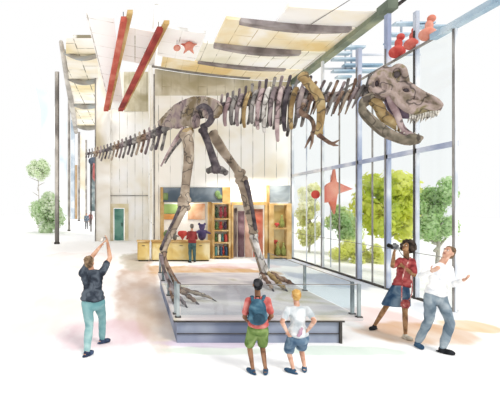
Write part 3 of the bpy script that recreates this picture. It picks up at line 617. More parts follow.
while x < 168:
    f = (x-86)/82; step = 2.6+3.4*f; m = DS(x)/F
    vertebra(x, step*m*2.0, (1.3+2.2*f)*m, (2.2+2.8*f)*m, lean=(1+1.5*f)*m, chev=(4+8.5*f+1.5*math.sin(k*2.3))*m if x > 100 else 2*m, tp=(1.2+2*f)*m if x > 110 else 0, mat=mats[(k*5) % 6]); x += step; k += 1
for x in (172, 180, 188, 196, 204, 212): vertebra(x, .19, .09, .15, mat=B_GREY)
RIBS = [(231, 126, B_PINK), (237.5, 125, B_GREY), (244, 126, B_MAUVE), (251, 128, B_OCH), (257.5, 124, B_GREY), (264, 130, B_PINK), (270.5, 133, B_PALE), (277, 127, B_MAUVE), (284, 142, B_PINK), (291, 132, B_DARK), (298, 130, B_OCH), (304, 118, B_MAUVE)]
for k, x in enumerate([220, 225.5]+[r[0] for r in RIBS]):
    vertebra(x+1, .17, .095, .2+.1*min(1, max(0, (x-225)/50)), lean=-.05, tp=.1, mat=[B_MAUVE, B_DARK, B_GREY][k % 3], thick=.22)
for (x, yt, m) in RIBS:
    p = SP(x, CY(x)); d = (SP(x+3, CY(x+3))-SP(x-3, CY(x-3))).normalized(); n = side(x); mpp = DS(x)/F
    L = (yt-CY(x))*mpp; g = min(1, L/.6)
    for s in (1, -1):
        Ls = L if s*n.y < 0 else L*.82
        pts = [p+Vector((0, 0, .05))+n*s*.04, p+Vector((0, 0, .15))+n*s*.13+d*.03, p+Vector((0, 0, .05))+n*s*.25*g+d*.03, p+Vector((0, 0, -.35*Ls))+n*s*.34*g, p+Vector((0, 0, -.75*Ls))+n*s*.33*g-d*.02, p+Vector((0, 0, -Ls))+n*s*.27*g-d*.03]
        q, r = spline(pts, [.036, .042, .05, .048, .044, .036], 4)
        bm = BM(); tube(bm, q, r, 8, .75, up=d); obj('rib', bm, m if s*n.y < 0 else B_GREY, DINO, True)
# neck: tall leaning vertebrae with neck ribs
for k, x in enumerate([310, 317, 324, 331, 338, 345, 352, 359, 366]):
    f = k/8; vertebra(x, .15, .085, .2+.03*(k % 2), lean=-.07, tp=.08, mat=[B_BRN, B_MAUVE, B_GREY][k % 3], thick=.3)
    p = SP(x, CY(x)); n = side(x); mpp = DS(x)/F
    for s in (1, -1):
        L = (.3 if k < 7 else .2); a = p+n*s*.1+Vector((0, 0, .08)); dd = P(x-6, 0, DS(x-6))-P(x, 0, DS(x)); dd.z = 0; dd.normalize()
        bm = BM(); tube(bm, [a, a+dd*.08+Vector((0, 0, -.14)), a+dd*.17+Vector((0, 0, -.14-L*.8))], [.03, .034, .014], 8, .7); obj('neck_rib', bm, [B_GREY, B_BRN, B_TAN, B_MAUVE][k % 4], DINO, True)
# long bones
def bone(name, pts, mat, DD, flat=1, par=DINO, ends=True):
    """pts: (px,py,radius_px); DD: (D_start, D_end)"""
    n = len(pts); Ps = []; R = []
    for i, (x, y, r) in enumerate(pts):
        D = DD[0]+(DD[1]-DD[0])*i/(n-1); Ps.append(P(x, y, D)); R.append(r*D/F)
    q, rr = spline(Ps, R, 5); bm = BM(); tube(bm, q, rr, 14, flat)
    if ends:
        for i, sgn in ((0, -1), (-1, 1)):
            d = (q[i]-q[i+(1 if i == 0 else -1)]).normalized(); sd = d.cross(Vector((0, 1, 0))).normalized()
            for s in (-1, 1): ell(bm, q[i]+sd*s*R[i]*.55, (R[i]*.75,)*3, sub=2)
        o = obj(name, bm, mat, None); fuse(o, .014, 3); setp(o, par); return o
    return obj(name, bm, mat, par, True)
PD = DS(205)
# pelvis
pn = side(198)
def onplane(px, py, O, n):
    r = Vector(((px-VX)/F, 1, -(py-VY)/F)); C = Vector((0, 0, H)); t = (O-C).dot(n)/r.dot(n); return C+r*t
OH = P(200, 115, PD)
il = [(158.5, 122), (166, 114), (175, 105), (184, 100), (194, 96.5), (204, 96), (212, 98), (218, 101), (221, 106), (221, 113), (217, 118), (210, 120), (205, 118), (203, 111), (199, 107), (196, 108), (197, 113), (199, 119), (198, 127), (194, 129), (188, 126), (183, 127), (177, 129), (168, 127), (161, 126)]
for s, m in ((1, B_PELV), (-1, B_GREY)):
    O = OH+pn*s*(.2); bm = BM(); prism(bm, [onplane(x, y, O, pn) for x, y in il], pn*.05)
    o = obj('ilium', bm, m, None); fuse(o, .018, 6); setp(o, DINO)
    bm = BM(); c = onplane(208, 115, O, pn)
    ring = [onplane(x, y, O+pn*s*.04, pn) for x, y in [(198, 108), (204, 106), (210, 110), (212, 117), (208, 124), (202, 126)]]
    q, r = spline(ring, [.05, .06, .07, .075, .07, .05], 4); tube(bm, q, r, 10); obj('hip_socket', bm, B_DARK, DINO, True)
bone('sacrum', [(176, 120, 4), (190, 116, 4.5), (205, 113, 5), (220, 110, 4)], B_DARK, (PD+.9, PD-.2))
bone('ischium', [(184, 130, 3), (176, 140, 2.2), (168, 153, 1.4), (161, 166, .9)], B_PINK, (PD+.1, PD+.6))
bone('ischium', [(187, 130, 3), (180, 140, 2.2), (172, 151, 1.4), (165, 163, .9)], B_GREY, (PD+.5, PD+1.0))
bone('pubis', [(203, 130, 4), (208, 143, 3.6), (213, 158, 4), (217, 170, 4.5)], B_DARK, (PD-.1, PD-.3))
o = bone('pubic_boot', [(208, 171, 2.5), (214, 169, 4), (221, 170, 4), (226, 173, 2.5)], B_GREY, (PD-.15, PD-.35))
# near leg (left in the photo)
DL = PD-.3
bone('femur', [(186, 134, 5.5), (188.5, 145, 5.6), (188.5, 160, 5.2), (186.5, 178, 4.6), (185, 192, 4.6), (184.5, 200, 5.5)], B_TAN, (DL, DL-.1))
bone('femur_head', [(190, 131, 4), (186, 134, 5.5)], B_OCH, (PD-.1, DL), ends=False)
bone('tibia', [(184, 206, 5.6), (181, 214, 3.6), (175, 227, 3.0), (168, 241, 2.6), (163.5, 251, 3.4)], B_TAN, (DL-.1, 9.55))
bone('fibula', [(180, 208, 2.4), (174, 220, 1.5), (166, 236, 1.3), (161, 249, 1.7)], B_DARK, (DL-.2, 9.5), ends=False)
bone('metatarsal', [(163, 255, 3.2), (166, 263, 2.4), (171, 273, 2.4), (177, 285, 3.4)], B_BRN, (9.5, 9.4))
bone('metatarsal', [(161, 256, 2.2), (163, 266, 1.7), (167, 277, 1.7), (172, 287, 2.2)], B_MAUVE, (9.4, 9.3), ends=False)
A0 = P(176, 287, 9.4); A1 = P(171, 289, 9.3)
def toe(a, px, py, mat, r=.05, par=DINO):
    e_ = G(px, py, TOPZ+.025); a = Vector(a); mid = a.lerp(e_, .4); mid.z = max(mid.z, TOPZ+.15); m2 = a.lerp(e_, .75); m2.z = TOPZ+.1
    q, rr = spline([a, mid, m2, e_], [r, r*.8, r*.85, r*.35], 6)
    # knuckled phalanges
    rr = [v*(1+.22*math.cos(i/len(rr)*math.pi*8)) for i, v in enumerate(rr)]
    bm = BM(); tube(bm, q, rr, 10); t = obj('toe', bm, mat, par, True)
    bm = BM(); d = (e_-m2).normalized(); tube(bm, [e_-d*.03, e_+d*.05, e_+d*.1+Vector((0, 0, -.012))], [r*.42, r*.3, r*.06], 8); obj('claw', bm, B_DARK, t, True)
toe(A0, 208, 297, B_BRN, .055); toe(A0, 197, 303, B_BRN, .055); toe(A1, 186, 306, B_MAUVE, .05); toe(A1, 174, 303, B_BRN, .05); toe(P(184, 291, 9.5), 214, 300, B_TAN, .035)
# far leg (right in the photo)
DR = PD+.3
bone('femur', [(213, 134, 4.5), (218, 143, 5), (226, 155, 4.4), (235, 167, 4), (240, 174, 5)], B_TAN, (DR, DR+.2))
bone('tibia', [(241.5, 180, 5.2), (244, 190, 4.6), (248, 208, 4.2), (251, 222, 3.6), (253.5, 232, 4)], B_TAN, (DR+.2, 11.2))
bone('fibula', [(246, 182, 2.6), (249.5, 195, 2.3), (252.5, 212, 2), (255.5, 229, 2)], B_DARK, (DR+.1, 11.1), ends=False)
bone('metatarsal', [(254, 236, 3.6), (257, 247, 2.8), (261, 259, 2.8), (266, 272, 4)], B_PALE, (11.2, 11.3))
bone('metatarsal', [(251, 238, 2), (255, 251, 1.7), (259, 264, 1.8), (263, 274, 2.6)], B_TAN, (11.3, 11.35), ends=False)
A0 = P(267, 272, 11.3); A1 = P(262, 274, 11.3)
toe(A0, 293, 284, B_BRN, .075); toe(A0, 286, 290, B_OCH, .07); toe(A1, 273, 290, B_BRN, .06); toe(A1, 257, 286, B_PALE, .06)
# shoulder and arms
AD = DS(312)-.32
bone('scapula', [(303, 76, 4.8), (308, 83, 4.8), (316, 92, 4.6), (320.5, 102, 4.6), (321, 115, 4.2), (319.5, 128, 3.6), (319, 133, 3.4)], B_OCH, (AD, AD-.05), flat=.7)
bone('forearm', [(319, 135, 2.6), (324, 139, 2), (330, 143, 2)], B_BRN, (AD-.05, AD-.15), ends=False)
for (a, b) in (((334, 143), (339, 140)), ((334, 145), (338, 145.5))): 
    bm = BM(); tube(bm, [P(330, 143, AD-.15), P(*a, AD-.17), P(*b, AD-.2)], [.03, .026, .01], 8); obj('finger', bm, B_BRN, DINO, True)
AF = DS(306)-.1
bone('scapula', [(309, 84, 2.4), (306, 95, 3), (303, 103, 3)], B_MAUVE, (AF+.35, AF))
bone('humerus', [(303, 104, 3), (299.5, 110, 2.5), (303, 114, 2.6)], B_BRN, (AF, AF-.05))
bone('forearm', [(303, 114, 2.6), (311, 119, 2.2), (314, 127, 2.2), (313, 133, 2.2)], B_BRN, (AF-.05, AF-.1))
for (a, b) in (((309, 140), (305, 148)), ((312, 142), (310, 149))):
    bm = BM(); tube(bm, [P(312.5, 134, AF-.1), P(*a, AF-.12), P(*b, AF-.14)], [.035, .03, .01], 8); obj('finger', bm, B_BRN, DINO, True)
# ---- skull
hd = Vector((.9, -.436, 0)); sn = Vector((.436, .9, 0))           # heading and sideways (away) axes
OS = P(400, 100, 7.75)
def sk(u, v, off=0.0):       # a point of the head's middle plane, moved sideways
    p = onplane(355+u/4.52, 60+v/4.52, OS, sn); return p+sn*off
def hw(u):                   # half width of the skull along its length
    pts = [(0, .2), (60, .25), (130, .24), (200, .2), (260, .13), (340, .1), (400, .06)]
    for (a, wa), (b, wb) in zip(pts, pts[1:]):
        if u <= b: return wa+(wb-wa)*(max(u, 0)-a)/(b-a)
    return .06
up_o = [(66, 92), (84, 72), (108, 50), (130, 36), (150, 44), (166, 44), (184, 38), (206, 40), (222, 56), (230, 86), (234, 106), (262, 128), (296, 146), (332, 160), (358, 174), (382, 194), (394, 214), (388, 230), (372, 236), (346, 234), (322, 236), (300, 246), (276, 254), (246, 250), (216, 238), (192, 214), (172, 184), (150, 168), (138, 180), (112, 176), (92, 166), (74, 150), (60, 128)]
bm = BM()
A = []; Bv = []; 
for (u, v) in up_o:
    A.append(bm.verts.new(sk(u, v, -hw(u)*.86))); Bv.append(bm.verts.new(sk(u, v, hw(u)*.86)))
bm.faces.new(A); bm.faces.new(Bv[::-1])
for i in range(len(A)): bm.faces.new((A[i], Bv[i], Bv[(i+1) % len(A)], A[(i+1) % len(A)]))
for s in (-1, 1):            # brow horn, cheek bar, nasal ridge, snout edge
    q, r = spline([sk(166, 56, s*.2), sk(188, 44, s*.21), sk(212, 52, s*.2), sk(224, 78, s*.18), sk(232, 104, s*.16)], [.045, .05, .05, .045, .04]); tube(bm, q, r, 10)
    q, r = spline([sk(240, 118, s*.12), sk(300, 155, s*.1), sk(360, 184, s*.08), sk(384, 208, s*.05)], [.05, .045, .045, .05]); tube(bm, q, r, 10)
    q, r = spline([sk(166, 172, s*.2), sk(200, 212, s*.18), sk(260, 240, s*.13), (sk(330, 224, s*.1)), sk(376, 220, s*.05)], [.05, .05, .05, .05, .05]); tube(bm, q, r, 10)
    q, r = spline([sk(88, 90, s*.22), sk(72, 112, s*.24), sk(78, 140, s*.25), sk(104, 160, s*.24), sk(150, 158, s*.22)], [.05, .05, .05, .055, .05]); tube(bm, q, r, 10)
SKULL = obj('skull', bm, B_SKULL, None)
cuts = []
def cutter(u, v, ru, rv, depth=.11, rot=0):
    for s in (-1, 1):
        b2 = BM(); wd = hw(u)*.86; c = sk(u, v, s*(wd+.03)); R = Matrix((hd, sn, Vector((0, 0, 1)))).transposed() @ Matrix.Rotation(rot, 3, 'Y')
        ell(b2, c, (ru/4.52/58, depth, rv/4.52/58), R, 3); cuts.append(obj('cut', b2, None))
cutter(186, 74, 20, 24); cutter(228, 142, 20, 13, rot=.5); cutter(268, 180, 20, 9, .07, .4); cutter(326, 196, 17, 6, .06, .3); cutter(96, 116, 13, 24, .1, .2); cutter(130, 132, 12, 20, .07); cutter(148, 92, 10, 14, .05); cutter(300, 190, 8, 6, .05)
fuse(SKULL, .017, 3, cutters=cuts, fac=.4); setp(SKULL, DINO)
# dark discs standing in for the shade inside the skull openings
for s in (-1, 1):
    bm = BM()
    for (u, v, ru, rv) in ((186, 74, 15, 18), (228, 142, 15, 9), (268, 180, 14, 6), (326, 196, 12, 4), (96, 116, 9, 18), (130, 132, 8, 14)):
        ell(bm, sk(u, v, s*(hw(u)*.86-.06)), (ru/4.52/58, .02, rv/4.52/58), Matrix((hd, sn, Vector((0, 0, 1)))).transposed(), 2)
    obj('opening_shade', bm, B_DARK, SKULL, True)
bm = BM(); q, r = spline([sk(160, 186), sk(190, 218), sk(230, 240), sk(290, 246)], [.1, .12, .1, .05]); tube(bm, q, r, 12); obj('palate', bm, wash('palate', ['#4a3c50', '#6e5c70', '#8c7884'], 6), SKULL, True)
def tooth(u, v, s, L, up=False, lean=0, r=.018):
    a = sk(u, v, s*hw(u)*.8); dz = 1 if up else -1; bm = BM()
    q, rr = spline([a-Vector((0, 0, dz*.04)), a+Vector((0, 0, dz*L*.45))+hd*lean*.4, a+Vector((0, 0, dz*L))-hd*(.02-lean)], [r, r*.85, r*.15], 4); tube(bm, q, rr, 8)
    obj('tooth', bm, B_TOOTH, None, True); return bpy.context.scene.collection.objects[-1]
for i in range(12):
    u = 246+i*11.6; v = 252-.13*(u-246)
    for s in (-1, 1):
        t = tooth(u, v, s, [.1, .13, .12, .15, .11, .13, .1, .12, .09, .1, .08, .07][i]); setp(t, SKULL)
# lower jaw
JM = wash('bone_jaw', ['#5c564a', '#7f7562', '#9a8b7a'], 6, bump=.5, pen=3.5)
bm = BM()
for s in (-1, 1):
    q, r = spline([sk(78, 168, s*.22), sk(48, 186, s*.23), (sk(30, 208, s*.23)), sk(40, 240, s*.22), sk(82, 282, s*.2), sk(130, 322, s*.17), sk(186, 350, s*.13), sk(240, 368, s*.08), sk(284, 366, s*.03)], [.055, .065, .06, .06, .07, .075, .07, .065, .06], 5); tube(bm, q, r, 12, .6)
    q, r = spline([sk(246, 352, s*.08), sk(280, 354, s*.05), sk(300, 352, s*.02)], [.07, .065, .04]); tube(bm, q, r, 10)
JAW = obj('lower_jaw', bm, JM, None); fuse(JAW, .018, 4); setp(JAW, DINO)
for s in (-1, 1):
    bm = BM(); q, r = spline([sk(150, 168, s*.16), sk(164, 206, s*.16), sk(188, 256, s*.15), sk(208, 306, s*.12), sk(240, 336, s*.08), sk(272, 350, s*.05)], [.055, .06, .055, .05, .05, .04]); tube(bm, q, r, 10, .6); obj('jaw_strut', bm, B_PINK, JAW, True)
    bm = BM(); q, r = spline([sk(76, 186, s*.17), sk(104, 206, s*.17), sk(128, 250, s*.15), sk(176, 290, s*.12), sk(200, 314, s*.1)], [.045, .07, .075, .06, .03]); tube(bm, q, r, 10, .35); obj('jaw_plate', bm, B_OCH, JAW, True)
for i in range(7):
    u = 186+i*17; v = 300+.42*(u-186)
    for s in (-1, 1):
        a = tooth(u, v+10, s*.75, [.05, .06, .06, .07, .06, .07, .08][i], True, r=.014); setp(a, JAW)

# ------------------------------------------------------------------ PEOPLE
SKL = wash('skin_light', ['#c98f72', '#e0ab8e', '#f0cbb4'], 9); SKT = wash('skin_tan', ['#b97f5e', '#d49c78', '#e6b898'], 9)
SKB = wash('skin_brown', ['#6f4a34', '#8f6244', '#ab7c58'], 9); SKM = wash('skin_mid_brown', ['#7d5838', '#a5774a', '#c49564'], 9)
EYEW = wash('eye_white', ['#f2efe8'], 5); EYED = wash('eye_dark', ['#201c1a'], 5); LIP = wash('lip', ['#8e4a42', '#a8605a'], 9)
def basis(fwd, up=Vector((0, 0, 1))):
    f = Vector(fwd).normalized(); u = Vector(up); u = (u-f*u.dot(f)).normalized(); r = f.cross(u).normalized()   # r = the person's right
    return f, u, r
def near(parent, px, py, L, sgn):
    """point on the sight line of (px,py) at distance L from parent, nearer (-1) or farther (+1)"""
    r = P(px, py, 1.0)-Vector((0, 0, H)); C = Vector((0, 0, H)); a = r.dot(r); b = 2*r.dot(C-parent); c = (C-parent).dot(C-parent)-L*L
    q = b*b-4*a*c
    if q <= 0: t = -b/2/a; p = C+r*t; return parent+(p-parent).normalized()*L
    t = (-b+sgn*math.sqrt(q))/2/a; return C+r*t
def hand(bm, wr, d, palm, s, curl=.5, thumb=1):
    """palm with four unequal bent fingers and a thumb leaving its side"""
    f, u, r = basis(d, palm)              # u = palm side normal, r sideways
    M = Matrix((r, f, u)).transposed()
    ell(bm, wr+f*.045*s, (.038*s, .05*s, .018*s), M, 2); cone(bm, wr-f*.01*s, wr+f*.02*s, .025*s, .026*s, 10)
    for k, (o, L) in enumerate(((-.028, .062), (-.01, .072), (.01, .067), (.027, .052))):
        a = wr+f*.08*s+r*o*s; an = 0; p = a; rr = .0098*s
        cone(bm, wr+f*.05*s+r*o*.8*s, a, rr, rr, 8)
        for j, q in enumerate((.45, .32, .23)):
            an += curl*(.5 if j == 0 else .75); dd = (f*math.cos(an)+u*math.sin(an)); n = p+dd*L*q*1.15*s; cone(bm, p, n, rr, rr*.92, 8); p = n; rr *= .92
    a = wr+f*.02*s-r*thumb*.028*s; b = a+(f*.6-r*thumb*.75+u*.35).normalized()*.036*s; c = b+(f*.85-r*thumb*.2+u*.45).normalized()*.03*s
    cone(bm, a, b, .013*s, .0115*s, 8); cone(bm, b, c, .0115*s, .0095*s, 8)
def person(lab, J, s, face, look, skin, shirt, pants, shoes, hair, sleeve=.75, legs='long', build=1.0, curlL=.5, curlR=.5, hairkind='short', palms=(None, None), lean=None, name='person', detail=True, group=None, shoemats=None, extra=None):
    """J: joints in the world: head, neck, shL, shR, elL, elR, haL, haR, hpL, hpR, knL, knR, anL, anR, toL, toR (toe directions)"""
    base = (J['anL']+J['anR'])/2; base = Vector((base.x, base.y, 0)); T = thing(name, lab, 'person', base, group)
    vx = .0075 if detail else .014
    f, u, r = basis(look[0], look[1]); hc = J['head']; Mh = Matrix((r, f, u)).transposed()
    pel = (J['hpL']+J['hpR'])/2; sh = (J['shL']+J['shR'])/2; ax = (J['shR']-J['shL']).normalized(); ah = (J['hpR']-J['hpL']).normalized()
    def torso(bm, g=0.0, low=0.0, hemx=0):
        n = 7
        for i in range(n):
            t = i/(n-1); c = pel.lerp(sh, t*(.93-.13*hemx)+.02+.13*hemx); a = ah.lerp(ax, t).normalized(); upv = (sh-pel).normalized(); fr = upv.cross(a).normalized(); M = Matrix((a, fr, upv)).transposed()
            wv = [.150, .145, .130, .130, .145, .158, .135][i]*s*build; dv = [.105, .10, .092, .098, .108, .105, .08][i]*s*build
            ell(bm, c, (wv+g+hemx*(.034 if i == 0 else .026 if i == 1 else 0)*s, dv+g+hemx*(.034 if i == 0 else .024 if i == 1 else 0)*s, (.095 if not (hemx and i == 0) else .07)*s+g*.5), M)
    def arm(bm, a, b, c, g=0, f0=0.0, f1=1.0):
        R = [.052*s*build**.5, .040*s, .036*s, .027*s]
        if f1 <= .5:
            e = a.lerp(b, f1*2); cone(bm, a, e, R[0]+g, .045*s+g*1.3); return e
        cone(bm, a, b, R[0]+g, R[1]+g); e = b.lerp(c, (f1-.5)*2); m = b.lerp(e, .3)
        cone(bm, b, m, R[1]+g, .038*s+g); cone(bm, m, e, .038*s+g, R[3]+.008*s*(1-f1)+g); return e
    def leg(bm, a, b, c, g=0, f1=1.0, gk=None):
        gk = g if gk is None else gk
        if f1 <= .55:
            e = a.lerp(b, f1*2) if f1 < .5 else b; cone(bm, a, e, .086*s*build+g, .058*s*build+gk); return
        cone(bm, a, b, .086*s*build+g, .054*s+gk); m = b.lerp(c, .3); bk = (b-a).normalized()
        cone(bm, b, m, .052*s+gk, .054*s+gk); cone(bm, m, b.lerp(c, (f1-.5)*2), .054*s+gk, .036*s+gk)
    bm = BM(); torso(bm, -.008*s)
    nk = sh.lerp(J['neck'], .5)
    cone(bm, sh+(J['neck']-sh)*.2, hc-u*.06*s, .055*s, .05*s); cone(bm, J['shL'], J['shR'], .05*s, .05*s)
    ell(bm, hc+u*.012*s-f*.008*s, (.074*s, .093*s, .098*s), Mh); ell(bm, hc+f*.025*s-u*.055*s, (.055*s, .062*s, .058*s), Mh)   # skull, jaw
    ell(bm, hc+f*.07*s-u*.098*s, (.022*s, .02*s, .018*s), Mh, 2)                                                           # chin
    cone(bm, hc+f*.088*s+u*.008*s, hc+f*.108*s-u*.028*s, .009*s, .015*s, 8)                                                # nose
    for k in (-1, 1):
        ell(bm, hc+r*k*.076*s-u*.012*s-f*.004*s, (.01*s, .02*s, .032*s), Mh, 2); ell(bm, hc+r*k*.03*s+f*.084*s+u*.022*s, (.022*s, .012*s, .008*s), Mh, 2)
    for q, p, cu, kk in (('L', palms[0], curlL, 1), ('R', palms[1], curlR, -1)):
        e = arm(bm, J['sh'+q], J['el'+q], J['ha'+q]); d = (J['ha'+q]-J['el'+q]).normalized()
        hd_ = J.get('hd'+q, d); pv = Vector(p) if p else Vector((0, 1, 0)); hand(bm, J['ha'+q], hd_, pv, s, cu, kk)
        leg(bm, J['hp'+q], J['kn'+q], J['an'+q], -.004)
        td = Vector(J['to'+q]).normalized(); an = J['an'+q]; cone(bm, an, Vector((an.x, an.y, .05*s))-td*.03*s, .036*s, .034*s); cone(bm, Vector((an.x, an.y, .035*s)), Vector((an.x, an.y, .03*s))+td*.13*s, .034*s, .026*s)
    body = obj('body', bm, skin, None); fuse(body, vx, 3, fac=.4); setp(body, T)
    if detail:
        for k in (-1, 1):
            bm = BM(); ell(bm, hc+r*k*.03*s+f*.083*s+u*.006*s, (.014*s, .008*s, .009*s), Mh, 2); e = obj('eye', bm, EYEW, body, True)
            bm = BM(); ell(bm, hc+r*k*.03*s+f*.089*s+u*.006*s, (.006*s, .004*s, .006*s), Mh, 2); obj('iris', bm, EYED, body, True)
            bm = BM(); tube(bm, [hc+r*k*.016*s+f*.093*s+u*.026*s, hc+r*k*.046*s+f*.084*s+u*.028*s], .0045*s, 6); obj('eyebrow', bm, hair, body)
        bm = BM(); ell(bm, hc+f*.088*s-u*.055*s, (.024*s, .008*s, .007*s), Mh, 2); obj('mouth', bm, LIP, body, True)
    # shirt
    bm = BM(); torso(bm, .014*s, 0, 1); cone(bm, J['shL'], J['shR'], .058*s, .058*s); cone(bm, sh, sh.lerp(J['neck'], .35), .075*s, .062*s)
    for q in 'LR': arm(bm, J['sh'+q], J['el'+q], J['ha'+q], .014*s, 0, sleeve)
    o = obj('shirt', bm, shirt, None); fuse(o, .011, 3, disp=.012*s, dscale=9); setp(o, T); SHIRT = o
    if extra: extra(T, o, sh, pel)
    # legwear
    if legs in ('long', 'shorts'):
        bm = BM(); upv = (sh-pel).normalized(); fr = upv.cross(ah).normalized(); M = Matrix((ah, fr, upv)).transposed()
        ell(bm, pel+upv*.03*s, (.158*s*build, .118*s*build, .09*s), M); ell(bm, pel-upv*.04*s, (.168*s*build, .125*s*build, .10*s), M)
        for q in 'LR':
            if legs == 'long': leg(bm, J['hp'+q], J['kn'+q], J['an'+q], .016*s, .97, .02*s)
            else: leg(bm, J['hp'+q], J['kn'+q], J['an'+q], .02*s, .46, .042*s)
        o = obj('trousers' if legs == 'long' else 'shorts', bm, pants, None); fuse(o, .011, 3, disp=.014*s, dscale=8); setp(o, T)
    else:
        bm = BM(); n = 40; rows_ = []; hem = J['hem']; m0 = pel+Vector((0, 0, .10*s)); upv = Vector((0, 0, 1))
        for i in range(9):
            t = i/8; c = m0.lerp(hem, t); ra = (.15+.11*t**.8)*s; rb = (.115+.12*t**.8)*s; fy = Vector((-ah.y, ah.x, 0)).normalized(); row = []
            for k in range(n):
                a = 2*math.pi*k/n; w_ = 1+.07*t*math.sin(a*7)+.03*t*math.sin(a*11+1); row.append(bm.verts.new(c+ah*math.cos(a)*ra*w_+fy*math.sin(a)*rb*w_))
            rows_.append(row)
        for A_, B_ in zip(rows_, rows_[1:]):
            for k in range(n): bm.faces.new((A_[k], A_[(k+1) % n], B_[(k+1) % n], B_[k]))
        bmesh.ops.solidify(bm, geom=bm.faces[:], thickness=.012); obj('skirt', bm, pants, T, True)
    # shoes
    for q in 'LR':
        td = Vector(J['to'+q]); tz = td.z; td = Vector((td.x, td.y, 0)).normalized(); an = J['an'+q]; g0 = Vector((an.x, an.y, 0)); M = Matrix((td.cross(Vector((0, 0, 1))), td, Vector((0, 0, 1)))).transposed()
        bm = BM(); ell(bm, g0+td*.0*s+Vector((0, 0, .055*s)), (.044*s, .062*s, .055*s), M); ell(bm, g0+td*.09*s+Vector((0, 0, .04*s)), (.048*s, .095*s, .042*s), M); ell(bm, g0+td*.04*s+Vector((0, 0, .018*s)), (.048*s, .145*s, .02*s), M)
        sm = shoemats[0 if q == 'L' else 1] if shoemats else shoes
        o = obj('shoe', bm, sm, None); fuse(o, .008 if detail else .012, 3); 
        for v in o.data.vertices: v.co.z = max(v.co.z, .003)
        setp(o, T)
    # hair
    random.seed(len(lab)); bm = BM()
    if hairkind == 'afro':
        for k in range(90):
            d = Vector((random.gauss(0, 1), random.gauss(0, 1), random.gauss(0, 1))).normalized()
            if d.y > .45 and d.z < .55: continue
            if d.z < -.62: continue
            p = hc-f*.02*s+u*.03*s+r*d.x*.122*s+f*d.y*.118*s+u*d.z*.128*s; ell(bm, p, (.04*s,)*3, sub=1)
        ell(bm, hc-f*.035*s+u*.035*s, (.115*s, .1*s, .115*s), Mh)
    else:
        ell(bm, hc-f*.022*s+u*.036*s, (.082*s, .094*s, .086*s), Mh); ell(bm, hc-f*.045*s-u*.02*s, (.074*s, .062*s, .07*s), Mh)
        for k in range(46):
            d = Vector((random.gauss(0, 1), random.gauss(0, 1), random.gauss(0, 1))).normalized()
            if d.z < -.1 and d.y > -.3: continue
            if d.y > .6 and d.z < .6: continue
            if d.z < -.75: continue
            p = hc-f*.022*s+u*.034*s+r*d.x*.078*s+f*d.y*.09*s+u*d.z*.082*s; ell(bm, p, (.018*s,)*3, sub=1)
    o = obj('hair', bm, hair, None); fuse(o, .009, 2); setp(o, T)
    return T, body
def joints(D, s, px, feet, sg, toes):
    """px: pixel positions, feet: pixel of the ankles' ground points, sg: depth sign for each limb step"""
    J = {}
    aL = G(*feet[0]); aR = G(*feet[1]); J['anL'] = aL+Vector((0, 0, .085*s)); J['anR'] = aR+Vector((0, 0, .085*s)); J['toL'], J['toR'] = map(Vector, toes)
    for k in ('head', 'neck'): J[k] = P(px[k][0], px[k][1], D+(px[k][2] if len(px[k]) > 2 else 0))
    for k in ('shL', 'shR', 'hpL', 'hpR'): J[k] = P(px[k][0], px[k][1], D+px[k][2])
    for q in 'LR':
        J['el'+q] = near(J['sh'+q], *px['el'+q], .30*s, sg['el'+q]); J['ha'+q] = near(J['el'+q], *px['ha'+q], .25*s, sg['ha'+q])
        # knee: bend out from the hip-ankle line to keep thigh and shin length
        a, b = J['hp'+q], J['an'+q]; d = b-a; L = d.length; l1 = .43*s; l2 = .43*s
        kd = Vector(sg['kn'+q]); kd = (kd-d.normalized()*kd.dot(d.normalized())).normalized(); h = math.sqrt(max(0, l1*l1-(L/2)**2)) if L/2 < l1 else 0
        J['kn'+q] = a+d*.5+kd*min(h, .2*s)
    return J
HBR = wash('hair_brown', ['#54402e', '#7d6246', '#a08462'], 14); HBK = wash('hair_black', ['#17171a', '#2c2c30', '#4a4a4e'], 14); HBL = wash('hair_blond', ['#c08a2c', '#dba848', '#ecc878'], 14); HDK = wash('hair_dark', ['#1f1a18', '#3a302a', '#5c4c40'], 10)
SBLUE = wash('shoe_blue', ['#1f3f5e', '#3d6484'], 9); SBLK = wash('shoe_black', ['#17191e', '#33363c'], 9); SNAVY = wash('shoe_navy', ['#23304a', '#45587a'], 9)
# man at left, back to us, arms raised with a phone (his L is on the left of the photo)
D = 7.5; s = .97
J = joints(D, s, dict(head=(89.5, 262, .02), neck=(91.5, 269), shL=(82.5, 273.5, .02), shR=(102, 273, 0), hpL=(87.5, 303, -.03), hpR=(98.5, 302, .05), elL=(91, 258), elR=(110, 258), haL=(103, 243), haR=(107.5, 242)),
           ((86.5, 356.5), (102, 343.5)), dict(elL=1, elR=1, haL=1, haR=1, knL=(.1, 1, .1), knR=(.3, 1, .1)), ((.5, .75, 0), (.75, .55, 0)))
manT, _ = person('man in black t-shirt and teal trousers seen from behind, arms raised to take a picture', J, s, None, ((.35, .9, .35), (-.1, -.4, 1)), SKT, wash('tshirt_black', ['#1f2530', '#363f4c', '#5c6672'], 7), wash('teal_trousers', ['#5f9aa0', '#84b4b6', '#abd0ce'], 3), SNAVY, HBR, sleeve=.3, build=1.15, palms=((.6, 0, -.2), (-.6, 0, -.2)), curlL=.35, curlR=.35)
c = (J['haL']+J['haR'])/2+Vector((0, .03, .1))
t = thing('pocket_camera', 'pale pocket camera held up by the man in black t-shirt', 'camera', c)
bm = BM(); box(bm, c+Vector((-.06, -.012, -.035)), c+Vector((.06, .012, .035)), .008); obj('camera_body', bm, wash('cam_pale', ['#8a8680', '#cfcac0', '#f4f0ea'], 12), t)
